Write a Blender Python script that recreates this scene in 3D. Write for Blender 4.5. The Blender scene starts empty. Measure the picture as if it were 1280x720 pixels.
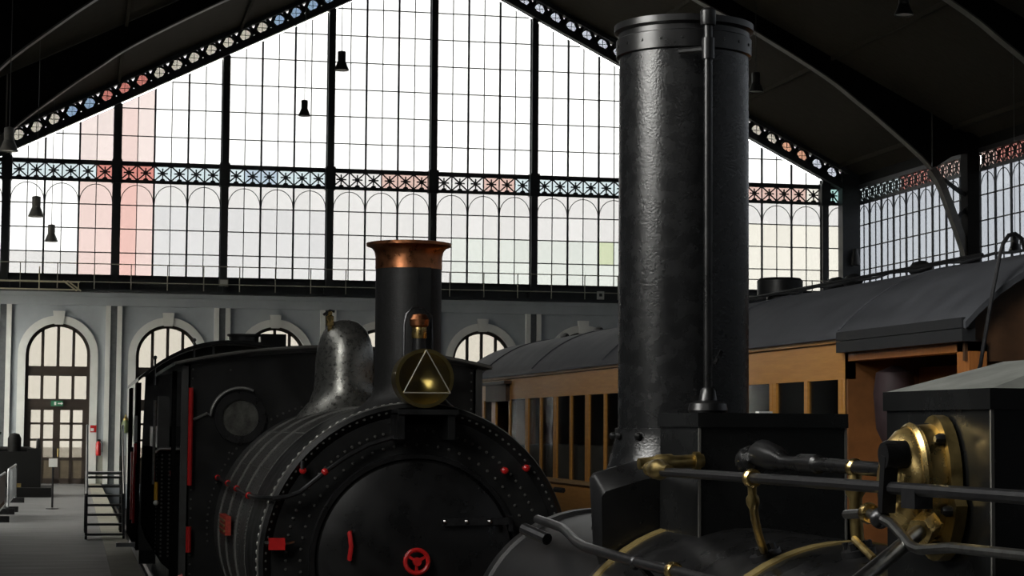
import bpy, math, random
from mathutils import Vector

random.seed(7)
PI = math.pi
SC = bpy.context.scene
COL = SC.collection

# ------------------------------------------------------------------ camera
# hall axis = +Y, platform floor = z 0, the eye stands 2.15 m above the platform
F_PX, YAW, PITCH, ROLL, EYE = 2540.3, 0.2114, 0.0692, 0.0075, 2.15
FW = Vector((math.sin(YAW) * math.cos(PITCH), math.cos(YAW) * math.cos(PITCH), math.sin(PITCH)))
R0 = Vector((math.cos(YAW), -math.sin(YAW), 0.0))
U0 = R0.cross(FW)
RT = R0 * math.cos(ROLL) + U0 * math.sin(ROLL)
UP = U0 * math.cos(ROLL) - R0 * math.sin(ROLL)
cam_data = bpy.data.cameras.new('camera')
cam = bpy.data.objects.new('camera', cam_data)
COL.objects.link(cam)
from mathutils import Matrix
M3 = Matrix((RT, UP, -FW)).transposed().to_4x4()
M3.translation = (0, 0, EYE)
cam.matrix_world = M3
cam_data.sensor_width = 36.0
cam_data.lens = 36.0 * F_PX / 1280.0
cam_data.clip_start = 0.05
cam_data.clip_end = 1500
SC.camera = cam


def _ray(x, y):
    return FW + RT * ((x - 640) / F_PX) - UP * ((y - 360) / F_PX)


def at_y(x, y, Y):
    d = _ray(x, y); return Vector((0, 0, EYE)) + d * (Y / d.y)


def at_x(x, y, X):
    d = _ray(x, y); return Vector((0, 0, EYE)) + d * (X / d.x)


def pix(p):
    d = Vector(p) - Vector((0, 0, EYE)); z = d.dot(FW)
    return 640 + F_PX * d.dot(RT) / z, 360 - F_PX * d.dot(UP) / z


# ------------------------------------------------------------------ world and exposure
SKY = 42.0
world = bpy.data.worlds.new('overcast_sky')
SC.world = world
world.use_nodes = True
wn = world.node_tree.nodes['Background']
wn.inputs[0].default_value = (1.0, 0.985, 0.95, 1)
wn.inputs[1].default_value = SKY
SC.view_settings.view_transform = 'Standard'
SC.view_settings.look = 'None'
SC.view_settings.exposure = 0.0
SC.view_settings.gamma = 1.0
SC.view_settings.use_curve_mapping = False
SC.cycles.use_denoising = True
SC.cycles.max_bounces = 8
SC.cycles.diffuse_bounces = 4
SC.cycles.glossy_bounces = 4
SC.cycles.transparent_max_bounces = 16
SC.cycles.caustics_reflective = False
SC.cycles.caustics_refractive = False
SC.cycles.sample_clamp_indirect = 6.0

# hall dimensions
X0 = 13.376            # apex line of the hall
HALF = 17.35
XL, XR = X0 - HALF, X0 + HALF
YE = 77.05             # glazed end wall
YB = -34.0             # far end behind the camera
BAY = 11.3
EDGE = 1.0             # platform edge
PIT = -0.9             # track bed
Z_SILL, Z_GLASS, Z_FR0, Z_FR1 = 7.08, 7.72, 11.30, 11.97
Z_TOP_SIDE = 12.0


def portal(loc, rot, sx, sy):
    d = bpy.data.lights.new('daylight_portal', 'AREA')
    d.shape = 'RECTANGLE'; d.size = sx; d.size_y = sy
    d.cycles.is_portal = True
    o = bpy.data.objects.new('daylight_portal', d)
    o.location = loc; o.rotation_euler = rot
    COL.objects.link(o)


# portals only guide the sampling of the sky through the window openings
portal((X0, YE + 0.25, 11.6), (-PI / 2, 0, 0), 34.0, 8.4)
portal((X0, YE + 0.25, 17.6), (-PI / 2, 0, 0), 12.0, 4.6)
portal((XL - 0.25, 20.0, 9.85), (0, -PI / 2, 0), 4.6, 108.0)
portal((XL - 0.25, 59.5, 3.4), (0, -PI / 2, 0), 5.2, 35.0)
portal((XL - 0.25, 6.42, 5.55), (0, -PI / 2, 0), 2.7, 3.3)
portal((XL - 0.2, 4.75, 9.85), (0, -PI / 2, 0), 4.3, 4.5)
portal((XR + 0.25, 20.0, 9.85), (0, PI / 2, 0), 4.6, 108.0)


# ------------------------------------------------------------------ materials
def mat(name, base, rough=0.5, metal=0.0, spec=0.5, noise=0.0, nscale=8.0, bump=0.0, bscale=60.0, rvar=0.0, coat=0.0,
        second=None, stretch=None):
    m = bpy.data.materials.new(name); m.use_nodes = True
    nt = m.node_tree; b = nt.nodes['Principled BSDF']
    b.inputs['Base Color'].default_value = (*base, 1)
    b.inputs['Roughness'].default_value = rough
    b.inputs['Metallic'].default_value = metal
    b.inputs['Specular IOR Level'].default_value = spec
    b.inputs['Coat Weight'].default_value = coat
    b.inputs['Coat Roughness'].default_value = 0.2
    tc = nt.nodes.new('ShaderNodeTexCoord')
    src = tc.outputs['Object']
    if stretch:
        mp = nt.nodes.new('ShaderNodeMapping'); mp.inputs['Scale'].default_value = stretch
        nt.links.new(src, mp.inputs['Vector']); src = mp.outputs['Vector']
    if noise or second or rvar:
        n = nt.nodes.new('ShaderNodeTexNoise'); n.inputs['Scale'].default_value = nscale
        n.inputs['Detail'].default_value = 6; n.inputs['Roughness'].default_value = 0.6
        nt.links.new(src, n.inputs['Vector'])
        if noise or second:
            r = nt.nodes.new('ShaderNodeValToRGB')
            r.color_ramp.elements[0].position = 0.3; r.color_ramp.elements[1].position = 0.7
            c2 = second if second else tuple(min(1, c * (1 + noise)) for c in base)
            c1 = base if second else tuple(c * (1 - noise) for c in base)
            r.color_ramp.elements[0].color = (*c1, 1); r.color_ramp.elements[1].color = (*c2, 1)
            nt.links.new(n.outputs['Fac'], r.inputs['Fac'])
            nt.links.new(r.outputs['Color'], b.inputs['Base Color'])
        if rvar:
            mr = nt.nodes.new('ShaderNodeMapRange')
            mr.inputs['To Min'].default_value = max(0.02, rough - rvar); mr.inputs['To Max'].default_value = min(1, rough + rvar)
            mr.inputs['From Min'].default_value = 0.3; mr.inputs['From Max'].default_value = 0.7
            nt.links.new(n.outputs['Fac'], mr.inputs['Value']); nt.links.new(mr.outputs['Result'], b.inputs['Roughness'])
    if bump:
        n2 = nt.nodes.new('ShaderNodeTexNoise'); n2.inputs['Scale'].default_value = bscale; n2.inputs['Detail'].default_value = 4
        nt.links.new(src, n2.inputs['Vector'])
        bp = nt.nodes.new('ShaderNodeBump'); bp.inputs['Strength'].default_value = bump; bp.inputs['Distance'].default_value = 0.01
        nt.links.new(n2.outputs['Fac'], bp.inputs['Height']); nt.links.new(bp.outputs['Normal'], b.inputs['Normal'])
    return m


def glass(name, tint, gloss=0.06):
    """Old window glass seen from one side or the other: lets tinted daylight straight through, with a faint surface sheen."""
    m = bpy.data.materials.new(name); m.use_nodes = True
    nt = m.node_tree; nt.nodes.clear()
    out = nt.nodes.new('ShaderNodeOutputMaterial')
    t = nt.nodes.new('ShaderNodeBsdfTransparent')
    oi = nt.nodes.new('ShaderNodeObjectInfo')
    mr = nt.nodes.new('ShaderNodeMapRange'); mr.inputs['To Min'].default_value = 0.96; mr.inputs['To Max'].default_value = 1.0
    nt.links.new(oi.outputs['Random'], mr.inputs['Value'])
    mx = nt.nodes.new('ShaderNodeMix'); mx.data_type = 'RGBA'; mx.blend_type = 'MULTIPLY'; mx.inputs['Factor'].default_value = 1.0
    mx.inputs['A'].default_value = (*[math.sqrt(c) for c in tint], 1)   # two faces per pane
    nt.links.new(mr.outputs['Result'], mx.inputs['B'])
    nt.links.new(mx.outputs['Result'], t.inputs['Color'])
    g = nt.nodes.new('ShaderNodeBsdfGlossy'); g.inputs['Roughness'].default_value = 0.08
    mix = nt.nodes.new('ShaderNodeMixShader'); mix.inputs['Fac'].default_value = gloss
    nt.links.new(t.outputs[0], mix.inputs[1]); nt.links.new(g.outputs[0], mix.inputs[2])
    nt.links.new(mix.outputs[0], out.inputs['Surface'])
    return m


M = {}
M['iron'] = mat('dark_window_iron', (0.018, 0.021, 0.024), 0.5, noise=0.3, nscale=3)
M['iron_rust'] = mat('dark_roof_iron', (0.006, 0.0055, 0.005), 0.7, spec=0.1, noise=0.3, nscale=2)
M['roof'] = mat('roof_boarding', (0.034, 0.03, 0.023), 0.9, spec=0.08, noise=0.25, nscale=6, stretch=(0.3, 4, 1))
M['plaster'] = mat('pale_plaster', (0.34, 0.37, 0.4), 0.8, noise=0.06, nscale=1.5, bump=0.15, bscale=20)
M['plaster_white'] = mat('white_moulding', (0.62, 0.63, 0.61), 0.7, noise=0.06, nscale=2)
M['dado'] = mat('grey_green_dado', (0.2, 0.2, 0.17), 0.7, noise=0.1, nscale=2)
M['floor'] = mat('grey_paving', (0.1, 0.1, 0.102), 0.55, noise=0.15, nscale=1.2, rvar=0.12, stretch=(0.5, 3, 1))
M['kerb'] = mat('pale_platform_kerb', (0.23, 0.22, 0.17), 0.65, noise=0.15, nscale=2)
M['ballast'] = mat('track_ballast', (0.035, 0.033, 0.03), 0.95, noise=0.4, nscale=12, bump=0.8, bscale=15)
M['rail'] = mat('rusty_rail', (0.06, 0.045, 0.035), 0.45, metal=0.7, noise=0.3)
M['timber'] = mat('old_sleeper_timber', (0.03, 0.024, 0.018), 0.9, noise=0.3)
M['door_wood'] = mat('dark_brown_door', (0.03, 0.021, 0.016), 0.4, noise=0.2, nscale=4)
M['door_panel'] = mat('mid_brown_panel', (0.11, 0.085, 0.055), 0.5, noise=0.2, nscale=4)
M['black'] = mat('black_loco_paint', (0.006, 0.0062, 0.0063), 0.4, spec=0.3, noise=0.4, nscale=5, rvar=0.1, bump=0.08, bscale=40)
M['black_gloss'] = mat('shiny_black_paint', (0.005, 0.005, 0.0052), 0.3, noise=0.3, nscale=6, rvar=0.06, bump=0.03, bscale=9)
M['black_dusty'] = mat('dusty_black_barrel', (0.04, 0.04, 0.037), 0.4, noise=0.5, nscale=22, rvar=0.12, bump=0.2, bscale=120)
M['black_rough'] = mat('pitted_black_chimney', (0.0055, 0.0057, 0.006), 0.27, spec=0.5, noise=0.4, nscale=16, rvar=0.04, bump=0.14, bscale=110)
M['dome'] = mat('worn_dome_paint', (0.2, 0.2, 0.185), 0.3, metal=0.8, noise=0.25, nscale=26, rvar=0.08, bump=0.12, bscale=60)
M['band'] = mat('pale_edge_band', (0.17, 0.17, 0.16), 0.4, metal=0.5, noise=0.3)  # pale tone puts the highlight line into bands and front edge
M['rivet'] = mat('worn_rivet_heads', (0.075, 0.075, 0.07), 0.35, metal=0.3)
M['red'] = mat('signal_red_paint', (0.42, 0.012, 0.012), 0.3, noise=0.15, nscale=20, coat=0.3)
M['red_dull'] = mat('red_enamel_plate', (0.33, 0.03, 0.015), 0.5, noise=0.35, nscale=60)
M['brass'] = mat('polished_brass', (0.62, 0.45, 0.18), 0.28, metal=1.0, noise=0.2, nscale=20, rvar=0.08)
M['brass_dull'] = mat('tarnished_brass', (0.36, 0.27, 0.11), 0.38, metal=1.0, noise=0.3, nscale=25, rvar=0.1)
M['copper'] = mat('copper_cap', (0.5, 0.2, 0.09), 0.32, metal=1.0, noise=0.25, nscale=18, rvar=0.08, bump=0.1, bscale=90)
M['steel'] = mat('bare_steel', (0.26, 0.26, 0.25), 0.28, metal=1.0, noise=0.25, nscale=30)
M['dark_steel'] = mat('dark_oiled_steel', (0.045, 0.045, 0.047), 0.32, metal=0.8, noise=0.3, nscale=30)
M['oak'] = mat('varnished_oak', (0.56, 0.27, 0.06), 0.42, noise=0.0, second=(0.44, 0.195, 0.038), nscale=5, stretch=(3, 0.6, 8), coat=0.15)
M['oak_red'] = mat('reddish_varnished_wood', (0.4, 0.15, 0.035), 0.42, second=(0.27, 0.09, 0.02), nscale=5, stretch=(8, 8, 0.6), coat=0.15)
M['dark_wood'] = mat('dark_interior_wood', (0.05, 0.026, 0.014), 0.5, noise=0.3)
M['canvas'] = mat('grey_roof_canvas', (0.055, 0.058, 0.066), 0.55, noise=0.3, nscale=3, rvar=0.08, bump=0.25, bscale=8)
M['canvas_dark'] = mat('dark_roof_canvas', (0.018, 0.019, 0.021), 0.5, noise=0.3, nscale=3, rvar=0.08, bump=0.2, bscale=6)
M['leather'] = mat('dark_purple_curtain', (0.028, 0.014, 0.016), 0.7, noise=0.3)
M['seat'] = mat('pale_seat_cloth', (0.3, 0.28, 0.25), 0.8, noise=0.2)
M['lamp_grey'] = mat('grey_lamp_metal', (0.2, 0.195, 0.18), 0.45, metal=0.3, noise=0.2)
M['lamp_dark'] = mat('dark_lamp_metal', (0.02, 0.02, 0.02), 0.45)
M['lens'] = mat('frosted_lamp_glass', (0.5, 0.5, 0.48), 0.4)
M['sign_white'] = mat('white_card', (0.5, 0.5, 0.48), 0.6)
M['sign_green'] = mat('exit_sign_green', (0.02, 0.16, 0.08), 0.5)
M['barrier_grey'] = mat('galvanised_tube', (0.3, 0.31, 0.32), 0.4, metal=0.5)
M['barrier_brown'] = mat('brown_barrier_panel', (0.1, 0.06, 0.04), 0.6)
M['yellow'] = mat('yellow_paint', (0.55, 0.3, 0.02), 0.4)
M['white_paint'] = mat('white_paint', (0.6, 0.6, 0.58), 0.5)
M['railing'] = mat('pale_gallery_railing', (0.3, 0.29, 0.24), 0.5, noise=0.2)
M['green_bottle'] = mat('green_glass_lantern', (0.1, 0.13, 0.06), 0.3)

M['g_clear'] = glass('clear_glass', (0.03876, 0.03959, 0.03959))
M['g_frost'] = glass('milky_glass', (0.02166, 0.02186, 0.02229))
M['g_frost2'] = glass('pale_milky_glass', (0.02334, 0.02334, 0.02334))
M['g_pink'] = glass('pink_glass', (0.02588, 0.02275, 0.02211))
M['g_pinklow'] = glass('milky_pink_glass', (0.02542, 0.02026, 0.01927))
M['g_green'] = glass('green_glass', (0.01908, 0.02107, 0.01475))
M['g_greenpale'] = glass('pale_green_glass', (0.02190, 0.02319, 0.02211))
M['g_beige'] = glass('warm_glass', (0.02496, 0.02451, 0.02232))
M['g_cyan'] = glass('pale_cyan_glass', (0.01908, 0.02275, 0.02407))
M['g_pinkdeep'] = glass('deep_pink_glass', (0.02496, 0.01647, 0.01508))
M['g_red'] = glass('red_glass', (0.01986, 0.00796, 0.00685))
M['g_orange'] = glass('orange_glass', (0.02107, 0.01508, 0.01345))
M['g_blue'] = glass('blue_glass', (0.01441, 0.01793, 0.02107))
M['g_teal'] = glass('teal_glass', (0.01134, 0.01907, 0.01869))
M['g_cream'] = glass('cream_glass', (0.01399, 0.01304, 0.01071))
M['g_side'] = glass('bluish_side_glass', (0.01399, 0.01513, 0.01686))
M['g_left'] = glass('left_side_glass', (0.00643, 0.00643, 0.00643))
M['g_open'] = glass('clean_clear_glass', (0.6, 0.6, 0.59), 0.04)
M['g_fan'] = glass('fanlight_glass', (0.6, 0.6, 0.59), 0.04)
M['g_lowleft'] = glass('end_wall_light_glass', (0.3, 0.3, 0.28), 0.04)  # unseen left panes, transmission raised to brighten the end wall
M['g_upleft'] = glass('top_light_glass', (0.05714, 0.05714, 0.05714), 0.04)  # unseen left panes, transmission raised for light from above
M['g_door'] = glass('door_glass', (0.01966, 0.01850, 0.01597))
M['g_band'] = glass('glare_dimming_glass', (0.03571, 0.03571, 0.03619))
M['r_cream'] = glass('cream_rosette_glass', (0.4606, 0.4358, 0.3705))
M['r_blue'] = glass('blue_rosette_glass', (0.2301, 0.3359, 0.4759))
M['r_red'] = glass('red_rosette_glass', (0.4606, 0.1684, 0.1417))
M['r_pale'] = glass('pale_rosette_glass', (0.5074, 0.5511, 0.6329))
M['r_orange'] = glass('orange_rosette_glass', (0.5624, 0.3033, 0.1979))
M['g_car'] = glass('carriage_window_glass', (0.55, 0.56, 0.55), 0.09)
M['g_cab'] = glass('cab_window_glass', (0.2, 0.2, 0.18), 0.12)


# ------------------------------------------------------------------ mesh helpers
class MB:
    def __init__(self):
        self.v = []; self.f = []

    def add(self, vs, fs):
        n = len(self.v); self.v += [Vector(p) for p in vs]; self.f += [tuple(i + n for i in f) for f in fs]; return self

    def box(self, x0, x1, y0, y1, z0, z1):
        return self.add([(x0, y0, z0), (x1, y0, z0), (x1, y1, z0), (x0, y1, z0), (x0, y0, z1), (x1, y0, z1), (x1, y1, z1), (x0, y1, z1)],
                        [(3, 2, 1, 0), (4, 5, 6, 7), (0, 1, 5, 4), (1, 2, 6, 5), (2, 3, 7, 6), (3, 0, 4, 7)])

    def bar(self, a, b, w, h, up=(0, 0, 1)):
        a, b = Vector(a), Vector(b); d = (b - a).normalized(); u = Vector(up)
        if abs(d.dot(u)) > 0.99: u = Vector((0, 1, 0))
        s = d.cross(u).normalized(); t = s.cross(d)
        q = [(-1, -1), (1, -1), (1, 1), (-1, 1)]
        return self.add([a + s * (i * w / 2) + t * (j * h / 2) for i, j in q] + [b + s * (i * w / 2) + t * (j * h / 2) for i, j in q],
                        [(0, 1, 2, 3), (7, 6, 5, 4), (0, 4, 5, 1), (1, 5, 6, 2), (2, 6, 7, 3), (3, 7, 4, 0)])

    def prism(self, pts, axis, a0, a1):
        """closed outline pts extruded along an axis: 'y' takes (x,z), 'x' takes (y,z), 'z' takes (x,y)"""
        def w(p, a): return {'y': (p[0], a, p[1]), 'x': (a, p[0], p[1]), 'z': (p[0], p[1], a)}[axis]
        n = len(pts)
        return self.add([w(p, a0) for p in pts] + [w(p, a1) for p in pts],
                        [tuple(range(n)), tuple(reversed(range(n, 2 * n)))] + [(i, i + n, (i + 1) % n + n, (i + 1) % n) for i in range(n)])

    def tube(self, pts, r, n=8, closed=False):
        pts = [Vector(p) for p in pts]; m = len(pts)
        rs = r if isinstance(r, (list, tuple)) else [r] * m
        ref = None; vs = []
        for i, p in enumerate(pts):
            if closed: d = pts[(i + 1) % m] - pts[i - 1]
            else: d = pts[min(i + 1, m - 1)] - pts[max(i - 1, 0)]
            d.normalize()
            if ref is None:
                ref = d.cross(Vector((0.13, 0.31, 0.94)))
                if ref.length < 0.05: ref = d.cross(Vector((1, 0, 0)))
                ref.normalize()
            else:
                ref = (ref - d * ref.dot(d)).normalized()
            b = d.cross(ref)
            vs += [p + (ref * math.cos(2 * PI * k / n) + b * math.sin(2 * PI * k / n)) * rs[i] for k in range(n)]
        fs = []
        for i in range(m if closed else m - 1):
            j = (i + 1) % m
            fs += [(i * n + k, i * n + (k + 1) % n, j * n + (k + 1) % n, j * n + k) for k in range(n)]
        if not closed: fs += [tuple(reversed(range(n))), tuple(range((m - 1) * n, m * n))]
        return self.add(vs, fs)

    def lathe(self, prof, org, axis='z', n=32, closed=False, caps=True, a0=0.0, a1=2 * PI):
        """prof: (radius, offset along axis); partial sweeps with a0..a1"""
        full = abs(a1 - a0 - 2 * PI) < 1e-6
        o = Vector(org)
        if isinstance(axis, str): ax = {'x': Vector((1, 0, 0)), 'y': Vector((0, 1, 0)), 'z': Vector((0, 0, 1))}[axis]
        else: ax = Vector(axis).normalized()
        e1 = ax.cross(Vector((0, 0, 1)))
        if e1.length < 0.01: e1 = Vector((1, 0, 0))
        e1.normalize(); e2 = ax.cross(e1)
        cnt = n if full else n + 1; m = len(prof); vs = []
        for r, t in prof:
            for k in range(cnt):
                a = a0 + (a1 - a0) * k / n
                vs.append(o + ax * t + (e1 * math.cos(a) + e2 * math.sin(a)) * r)
        fs = []
        for i in range(m if closed else m - 1):
            j = (i + 1) % m
            for k in range(n):
                l = (k + 1) % cnt
                fs.append((i * cnt + k, i * cnt + l, j * cnt + l, j * cnt + k))
        if caps and full and not closed:
            if prof[0][0] > 1e-6: fs.append(tuple(reversed(range(cnt))))
            if prof[-1][0] > 1e-6: fs.append(tuple(range((m - 1) * cnt, m * cnt)))
        return self.add(vs, fs)

    def ball(self, c, r, n=12, squash=1.0):
        return self.lathe([(r * math.sin(PI * i / 8) if 0 < i < 8 else 1e-5, -r * squash * math.cos(PI * i / 8)) for i in range(9)], c, 'z', n, caps=False)

    def rivet(self, p, nrm, r):
        p = Vector(p); nrm = Vector(nrm).normalized()
        a = nrm.cross(Vector((0.2, 0.3, 0.93))).normalized(); b = nrm.cross(a)
        vs = [p + (a * math.cos(PI * k / 3) + b * math.sin(PI * k / 3)) * r for k in range(6)]
        vs += [p + nrm * r * 0.5 + (a * math.cos(PI * k / 3) + b * math.sin(PI * k / 3)) * r * 0.6 for k in range(6)]
        return self.add(vs, [(k, (k + 1) % 6, 6 + (k + 1) % 6, 6 + k) for k in range(6)] + [tuple(range(6, 12))])

    def mesh(self, name, m, org=(0, 0, 0), smooth=True, angle=35):
        me = bpy.data.meshes.new(name); o = Vector(org)
        me.from_pydata([tuple(p - o) for p in self.v], [], self.f)
        import bmesh
        bm = bmesh.new(); bm.from_mesh(me)
        bmesh.ops.recalc_face_normals(bm, faces=bm.faces); bm.to_mesh(me); bm.free()
        if smooth:
            me.shade_smooth(); me.set_sharp_from_angle(angle=math.radians(angle))
        me.materials.append(M[m] if isinstance(m, str) else m)
        return me

    def build(self, name, m, parent=None, kind=None, smooth=True, angle=35, label=None):
        """one mesh object; inside a thing its vertices are kept relative to the thing's base"""
        org = ORG.get(parent.name, (0, 0, 0)) if parent else (0, 0, 0)
        ob = bpy.data.objects.new(name, self.mesh(name, m, org, smooth, angle))
        COL.objects.link(ob)
        if parent: ob.parent = parent; ORG[ob.name] = org
        if kind: ob['kind'] = kind
        if label: ob['label'] = label
        return ob


ORG = {}


def tag(o, label, cat, group=None, kind=None):
    o['label'] = label; o['category'] = cat
    if group: o['group'] = group
    if kind: o['kind'] = kind
    return o


def thing(name, loc, label, cat, group=None, kind=None):
    o = bpy.data.objects.new(name, None); COL.objects.link(o); o.location = loc; o.empty_display_size = 0.2
    ORG[o.name] = tuple(loc)
    return tag(o, label, cat, group, kind)


def put(me, name, parent, loc):
    """a piece that shares mesh data, at a world place, under an unrotated parent"""
    ob = bpy.data.objects.new(name, me); COL.objects.link(ob)
    org = ORG.get(parent.name, (0, 0, 0)) if parent else (0, 0, 0)
    ob.parent = parent; ob.location = Vector(loc) - Vector(org); ORG[ob.name] = tuple(loc)
    return ob


def copy_tree(o, parent=None):
    c = o.copy(); COL.objects.link(c); c.parent = parent
    for ch in list(o.children): copy_tree(ch, c)
    return c


def arc(cx, cz, r, a0, a1, n):
    return [(cx + r * math.cos(a0 + (a1 - a0) * i / n), cz + r * math.sin(a0 + (a1 - a0) * i / n)) for i in range(n + 1)]
M['g_lamp'] = glass('lamp_front_glass', (0.8, 0.78, 0.6), 0.08)
M['steel_bright'] = mat('bright_wire', (0.5, 0.48, 0.4), 0.35, metal=0.6)
M['cabglass'] = mat('dusty_cab_glass', (0.07, 0.07, 0.062), 0.25, noise=0.5, nscale=14)
M['grey_black'] = mat('faded_black_sheet', (0.03, 0.031, 0.03), 0.5, noise=0.35, nscale=4)
M['black_panel'] = mat('satin_black_sheet', (0.006, 0.0062, 0.0062), 0.26, noise=0.3, nscale=4, rvar=0.05)
M['lid_dust'] = mat('dusty_lid', (0.12, 0.125, 0.115), 0.6, noise=0.3, nscale=9)
M['oak_pale'] = mat('pale_oak_sill', (0.42, 0.26, 0.12), 0.45, noise=0.15)
M['step_grey'] = mat('worn_step_metal', (0.1, 0.1, 0.1), 0.5)
M['brass_lamp'] = mat('dark_lamp_brass', (0.3, 0.235, 0.09), 0.3, metal=1.0, noise=0.1, nscale=6)
M['brown_screen'] = mat('shaded_porch_wood', (0.075, 0.036, 0.016), 0.5, noise=0.25)  # darkened to put the shade of the porch end into the wood
M['machine_black'] = mat('sooty_machine_black', (0.006, 0.006, 0.006), 0.7, spec=0.15)
M['black_satin'] = mat('satin_black_smokebox', (0.005, 0.005, 0.0052), 0.4, spec=0.2, noise=0.3, nscale=5)
M['black_matte'] = mat('matt_black_side_sheet', (0.009, 0.009, 0.009), 0.85, spec=0.0, noise=0.4, nscale=5)
M['rivet_bright'] = mat('lit_rivet_heads', (0.36, 0.36, 0.33), 0.35, metal=0.4)  # brighter copy of the rivet colour, holding the light on the rim
M['brass_band'] = mat('worn_brass_band', (0.33, 0.25, 0.1), 0.45, metal=0.8, noise=0.2, nscale=20)
M['oak_shade'] = mat('shaded_oak', (0.16, 0.065, 0.02), 0.45, noise=0.3, nscale=4)  # darker copy of the oak with porch shade in its colour
M['black_flat'] = mat('dull_black_stack', (0.009, 0.009, 0.0088), 0.5, spec=0.3, noise=0.5, nscale=30, bump=0.15, bscale=80)
M['pale_yellow'] = mat('lit_yellow_tube', (0.45, 0.42, 0.3), 0.5)  # yellow tone holds the warm light falling on the left corner railing
M['ground'] = mat('outside_yard', (0.4, 0.38, 0.35), 0.9, noise=0.1)
M['iron_grey'] = mat('blue_grey_iron', (0.075, 0.083, 0.09), 0.5, noise=0.2)
M['band_dark'] = mat('pale_iron_edge', (0.085, 0.082, 0.075), 0.45, noise=0.3, nscale=3)  # paler than the truss web, so the flange edge reads as lit

# ================================================================== THE HALL
def structure(o, label, cat):
    return tag(o, label, cat, kind='structure')


# floor, kerb, track bed
fl = MB().box(XL, EDGE, YB, YE, -0.9, 0.0).build('floor', 'floor', smooth=False)
structure(fl, 'dark grey paved platform floor beside the locomotives', 'floor')
MB().box(EDGE - 0.42, EDGE + 0.02, YB, YE - 0.02, -0.2, 0.012).build('kerb_stone', 'kerb', fl, smooth=False)
tb = MB().box(EDGE, 9.6, YB, YE, PIT - 0.3, PIT).build('floor_track_bed', 'ballast', smooth=False)
structure(tb, 'dark ballast track bed below the platform edge', 'track bed')
fp = MB().box(9.6, XR, YB, YE, PIT - 0.3, 0.0).build('floor_far_platform', 'floor', smooth=False)
structure(fp, 'grey platform floor beyond the wooden carriage', 'floor')
RAIL_Z = -0.72
for cx, wh in ((2.34, 'under the two black locomotives'), (7.0, 'under the varnished wooden carriage')):
    for s in (-1, 1):
        r = MB()
        r.box(cx + s * 0.84 - 0.06, cx + s * 0.84 + 0.06, YB, YE - 0.5, PIT, PIT + 0.03)
        r.box(cx + s * 0.84 - 0.012, cx + s * 0.84 + 0.012, YB, YE - 0.5, PIT + 0.03, RAIL_Z - 0.03)
        r.box(cx + s * 0.84 - 0.035, cx + s * 0.84 + 0.035, YB, YE - 0.5, RAIL_Z - 0.03, RAIL_Z)
        tag(r.build('rail', 'rail', smooth=False), 'rusty steel rail %s, on the side %s the platform steps' % (wh, 'nearer' if s < 0 else 'away from'), 'rail', 'rails ' + wh)

# ---------------- roof
def roof_z(h): return 21.05 - 0.497 * h
ro = MB()
for s in (-1, 1):
    ro.prism([(X0, roof_z(0)), (X0 + s * (HALF + 0.5), roof_z(HALF + 0.5)), (X0 + s * (HALF + 0.5), roof_z(HALF + 0.5) + 0.25), (X0, roof_z(0) + 0.25)], 'y', YB, YE + 0.4)
ro = ro.build('ceiling', 'roof', smooth=False)
structure(ro, 'dark boarded gabled roof of the train hall', 'ceiling')
for h in [3.0 + 4.5 * i for i in range(4)]:
    for s in (-1, 1):
        MB().box(X0 + s * h - 0.05, X0 + s * h + 0.05, YB, YE - 0.2, roof_z(h) - 0.14, roof_z(h) + 0.02).build('purlin', 'roof', ro, smooth=False)

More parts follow.
